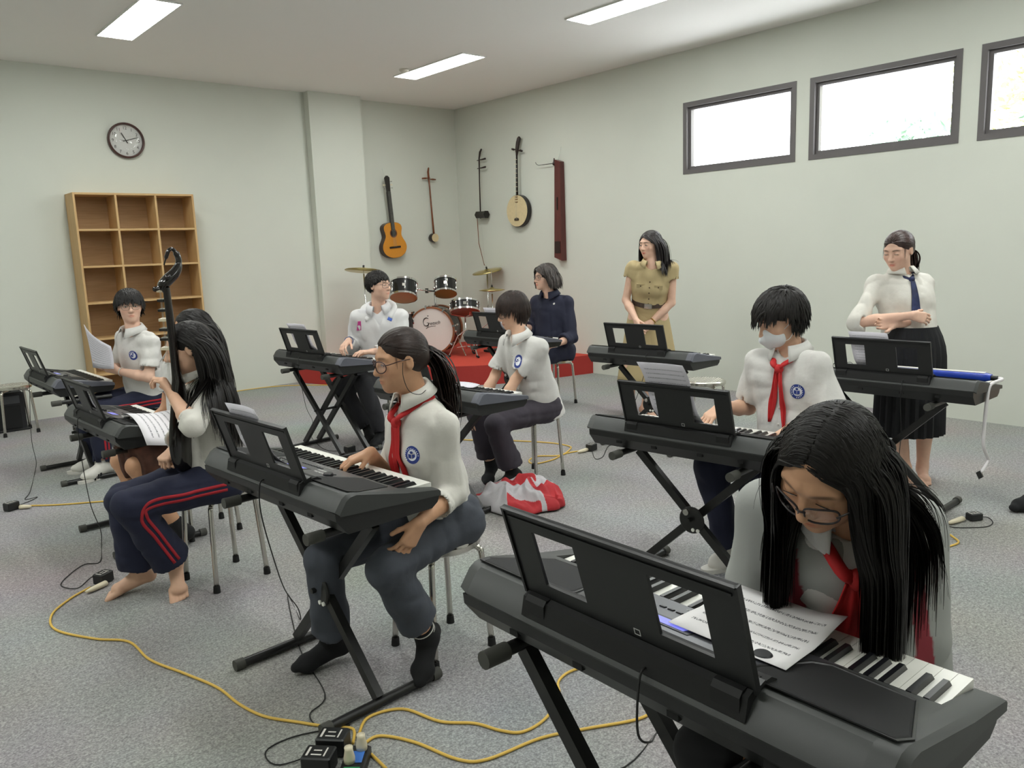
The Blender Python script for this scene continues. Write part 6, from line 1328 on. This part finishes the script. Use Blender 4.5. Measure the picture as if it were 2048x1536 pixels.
z = .012+env*(.055+.07*rdg(9, 3.3)+.035*rdg(17, 8.1)+.012*rdg(34, 5.5)); 
for _ in range(3): z[1:-1, 1:-1] = (z[1:-1, 1:-1]*2+z[:-2, 1:-1]+z[2:, 1:-1]+z[1:-1, :-2]+z[1:-1, 2:])/6
z = np.maximum(z, .004)
P_ = np.stack([jc.x+wx*r1[0]+wy*f1[0]+.03*(rdg(11, 6.6)-.4)*r1[0], jc.y+wx*r1[1]+wy*f1[1], z], 2).reshape(-1, 3)
ii = (np.arange(NY-1)[:, None]*NX+np.arange(NX-1)[None, :]).ravel(); Q_ = np.stack([ii, ii+1, ii+NX+1, ii+NX], 1)
ua = (((wx+.02)/.12)**2+((wy-.07)/.085)**2 < 1+.5*lattice(wx*14+3, wy*14, X_*0+2)) | ((wx > .13) & (wy < .08+.1*lattice(wx*9, wy*9, X_*0+6))) | ((wy < -.16) & (wx > -.09) & (wx < .1)) | (np.abs(wy+.02+wx*.5) < .022); ua = ua.reshape(-1, 1)
cl = np_obj('cloth', P_, Q_, mat('jacket_heap', 'ffffff', .8, attr=True, bump=.25, bscale=60, bdist=.006), t, (jc.x, jc.y, 0), np.where(ua, A(.46, .028, .035), A(.52, .5, .52)))
md = cl.modifiers.new('solid', 'SOLIDIFY'); md.thickness = .004
for k in range(3): MB().ball((-.02+k*.035, -.16+k*.008, .085), (.008, .008, .004), 6).build('snap_button', WSH, t, smooth=True)
# ---------------------------------------------------------------- black speaker bag at the far left
b = atz(8, 866, 0); t = thing('amplifier', 'small black amplifier with a carrying handle behind the empty stool at left', 'amplifier', (1.16, 8.64, 0))
AM = mat('amp_cloth', '232326', .8, bump=.3, bscale=300, bdist=.003); MB().box((-.19, -.12, 0), (.19, .12, .36), .012).build('cabinet', AM, t); MB().box((-.15, -.127, .03), (.15, -.12, .24), .003).build('grille', M_grille, t); MB().box((-.15, -.125, .26), (.15, -.12, .33)).build('panel', M_panel, t)
MB().tube(smooth_path([(-.1, 0, .355), (-.09, 0, .395), (0, 0, .405), (.09, 0, .395), (.1, 0, .355)], 5), .012, 8).build('handle', M_black, t, smooth=True); MB().box((-.21, -.13, 0), (.21, .13, .02), .003).build('base_rail', M_black, t)
# ---------------------------------------------------------------- cords, plugs and adapters
def floor_path(pts, z): return smooth_path([V(atz(x, y, 0).x, atz(x, y, 0).y, z) for x, y in pts], 7)
def cord(lab, pts, r=.0048, mt=M_yellow, z=None, conn=None):
    P = floor_path(pts, (z or r+.001)); c = P[0]; t = thing('extension_cord', lab, 'cord', (c.x, c.y, 0), 0, 'yellow extension cords'); o = V(c.x, c.y, 0)
    MB().tube([p-o for p in P], r, 8).build('cable', mt, t, smooth=True)
    for (x, y, x2, y2) in (conn or []):
        a, b = atz(x, y, .014), atz(x2, y2, .014); MB().tube([a-o, a.lerp(b, .3)-o, a.lerp(b, .7)-o, b-o], [.008, .014, .016, .017], 10, flat=.8).build('connector', M_ivory, t, smooth=True)
    return t
cord('yellow cord snaking along the left carpet from the barefoot girl to the power strip', [(180, 1177), (140, 1200), (104, 1232), (112, 1262), (190, 1280), (258, 1286), (300, 1322), (370, 1350), (435, 1378), (480, 1412), (530, 1436), (600, 1448), (660, 1457), (700, 1459), (709, 1468), (706, 1490)], conn=[(172, 1184, 212, 1166)])
cord('yellow cord curving right from the power strip behind the nearest stand', [(720, 1492), (720, 1466), (740, 1436), (806, 1421), (880, 1446), (950, 1450), (1000, 1464), (1045, 1467), (1090, 1441), (1118, 1398), (1117, 1366), (1142, 1345), (1180, 1338), (1218, 1358), (1245, 1385)])
cord('yellow cord lying lowest, sweeping from the power strip under the nearest keyboard', [(726, 1492), (760, 1475), (830, 1488), (915, 1522), (975, 1522), (1080, 1480), (1170, 1461), (1280, 1440), (1312, 1412), (1290, 1380)])
cord('short yellow cord running off the bottom edge by the power strip', [(728, 1500), (745, 1514), (772, 1540)])
cord('straight yellow cord across the carpet at the far left', [(60, 1013), (120, 1011), (228, 1003), (330, 999), (430, 996), (560, 985), (700, 940)], conn=[(62, 1013, 40, 1014)])
cord('looped yellow cord on the carpet behind the centre stool', [(905, 880), (960, 882), (1030, 883), (1100, 887), (1136, 893), (1141, 899), (1120, 912), (1075, 914), (1058, 923), (1070, 929), (1105, 921), (1130, 909), (1160, 903)], conn=[(1156, 904, 1174, 899)])
cord('short piece of yellow cord beside the adapter at right', [(1900, 1046), (1880, 1058), (1905, 1075), (1916, 1088), (1880, 1100)], conn=[(1898, 1046, 1925, 1037)])
cord('yellow cord lying along the foot of the left wall', [(400, 796), (489, 781), (560, 773), (640, 771), (690, 772)])
def adapter(lab, px, py, rz, kb, ky, sz=(.038, .028, .026), path=None, prongs=None):
    c = atz(px, py, 0); t = thing('power_adapter', lab, 'power adapter', (c.x, c.y, 0), math.radians(rz), 'black power adapters')
    MB().box((-sz[0], -sz[1], .002), (sz[0], sz[1], sz[2]*2), .004).build('case', M_black, t)
    MB().box((-sz[0]*.75, -sz[1]*.6, sz[2]*2), (-sz[0]*.6, sz[1]*.6, sz[2]*2+.0006)).box((sz[0]*.45, -sz[1]*.6, sz[2]*2), (sz[0]*.55, sz[1]*.6, sz[2]*2+.0006)).box((-sz[0]*.4, -sz[1]*.5, sz[2]*2), (sz[0]*.3, -sz[1]*.35, sz[2]*2+.0006)).box((-sz[0]*.35, sz[1]*.1, sz[2]*2), (sz[0]*.2, sz[1]*.25, sz[2]*2+.0006)).build('rating_label', WSH, t)
    q = kbp(kb, -.002, ky, .09); o = V(c.x, c.y, 0); rot = Matrix.Rotation(-math.radians(rz), 3, 'Z'); pts = [q+V(.02, 0, .012), q+V(-.006, 0, 0), V(q.x-.012, q.y, q.z-.1)]
    fl = [V(p.x, p.y, .004) for p in [atz(x, y, 0) for x, y in path]]; a_ = pts[-1]; b_ = fl[0]
    for k in (.3, .6, .85): pts.append(a_.lerp(b_, k)+V(.012*math.sin(k*17), .014*math.cos(k*13), -.03*math.sin(k*math.pi)))
    pts += fl+[V(c.x, c.y, .015)]; MB().tube([rot @ (p-o) for p in smooth_path(pts, 6)], .0023, 6).build('cord', M_cord, t, smooth=True)
adapter('black plug adapter on the carpet at the far left edge', 24, 1020, 25, 0, .2, path=[(70, 945), (60, 985), (50, 1000), (75, 995), (58, 1004)])
adapter('black plug adapter beside the barefoot girl\'s toes', 208, 1165, 30, 1, .12, path=[(203, 1090), (200, 1125), (170, 1130), (140, 1150), (122, 1172), (155, 1178), (185, 1155)])
adapter('black plug adapter on the carpet under the end of the masked boy\'s keyboard', 1183, 901, 10, 6, -.1, path=[(1240, 880), (1225, 890), (1215, 895), (1205, 915), (1190, 918)])
adapter('black power adapter on the carpet by the black slip-on shoe', 1948, 1040, -30, 8, -.12, path=[(1800, 960), (1810, 1000), (1880, 1050), (1960, 1056), (1985, 1048), (1975, 1036)], sz=(.036, .024, .02))
adapter('upper of two black adapters with white labels beside the power strip', 668, 1502, -48, 2, -.02, path=[(600, 1240), (575, 1190), (600, 1300), (650, 1390), (620, 1430), (640, 1455), (700, 1452), (590, 1475), (532, 1505), (560, 1532)], sz=(.045, .034, .03))
adapter('lower of two black adapters with white labels at the bottom edge', 640, 1540, -48, 9, -.06, path=[(1330, 1440), (1250, 1536), (1100, 1560), (900, 1565), (760, 1560)], sz=(.045, .034, .03))
adapter('black adapter lying behind the hoodie boy\'s keyboard stand', 700, 905, 10, 3, .05, path=[(625, 850), (620, 870), (650, 900)])
ps = atz(716, 1524, 0); t = thing('power_strip', 'black power strip with coloured sockets and ivory plugs at the bottom edge', 'power strip', (ps.x, ps.y, 0), math.radians(-42))
MB().box((-.036, -.30, 0), (.036, .035, .035), .005).build('case', M_black, t)
for k, cl_ in enumerate(('2f8a56', '3f74c4', '2f8a56', '3f74c4')): MB().box((-.024, -.28+k*.075, .035), (.024, -.225+k*.075, .0375), .001).build('socket', mat('socket_'+cl_, cl_, .4), t)
for k, (x, y) in enumerate(((.012, .01), (-.012, -.05))):
    p = MB().tube([(x, y, .036), (x, y, .05), (x, y, .075), (x, y, .084)], [.017, .017, .012, .013], 10).build('plug', M_ivory, t, smooth=True)
# ---------------------------------------------------------------- trees outside the windows
LF = [mat('leaf_blue_green', '7f9a86', .6), mat('leaf_yellow_green', 'a7b06a', .6)]; TRK = mat('bark', '5b4c3e', .9)
def tree(lab, c, r, n, mt, h0):
    t = thing('tree', lab, 'tree', (c[0], c[1], 0), 0, 'trees outside the windows'); q = MB()
    MB().tube([(0, 0, 0), (.05, .03, h0*.5), (0, .1, h0)], [.14, .1, .05], 10).build('trunk', TRK, t, smooth=True)
    for i in range(n):
        d = V(random.gauss(0, 1), random.gauss(0, 1), random.gauss(0, 1)).normalized()*r*random.random()**.4; p = V(d.x, d.y, c[2]+d.z*.8); a = V(random.gauss(0, 1), random.gauss(0, 1), random.gauss(0, 1)).normalized()*.07; b_ = a.orthogonal().normalized()*.028
        q.add([p-a, p+b_, p+a, p-b_], [(0, 1, 2, 3)])
    tag(q.build('foliage', mt, t), kind='stuff')
tree('pale bluish leafy tree low in the middle window', (9.6, 4.05, 2.42), .55, 700, LF[0], 2.2); tree('yellow-green leafy tree filling the right window', (9.4, 2.75, 3.1), 1.0, 1300, LF[1], 2.4); tree('pale bluish shrub tree at the foot of the right window', (8.9, 2.25, 2.3), .6, 700, LF[0], 1.9)
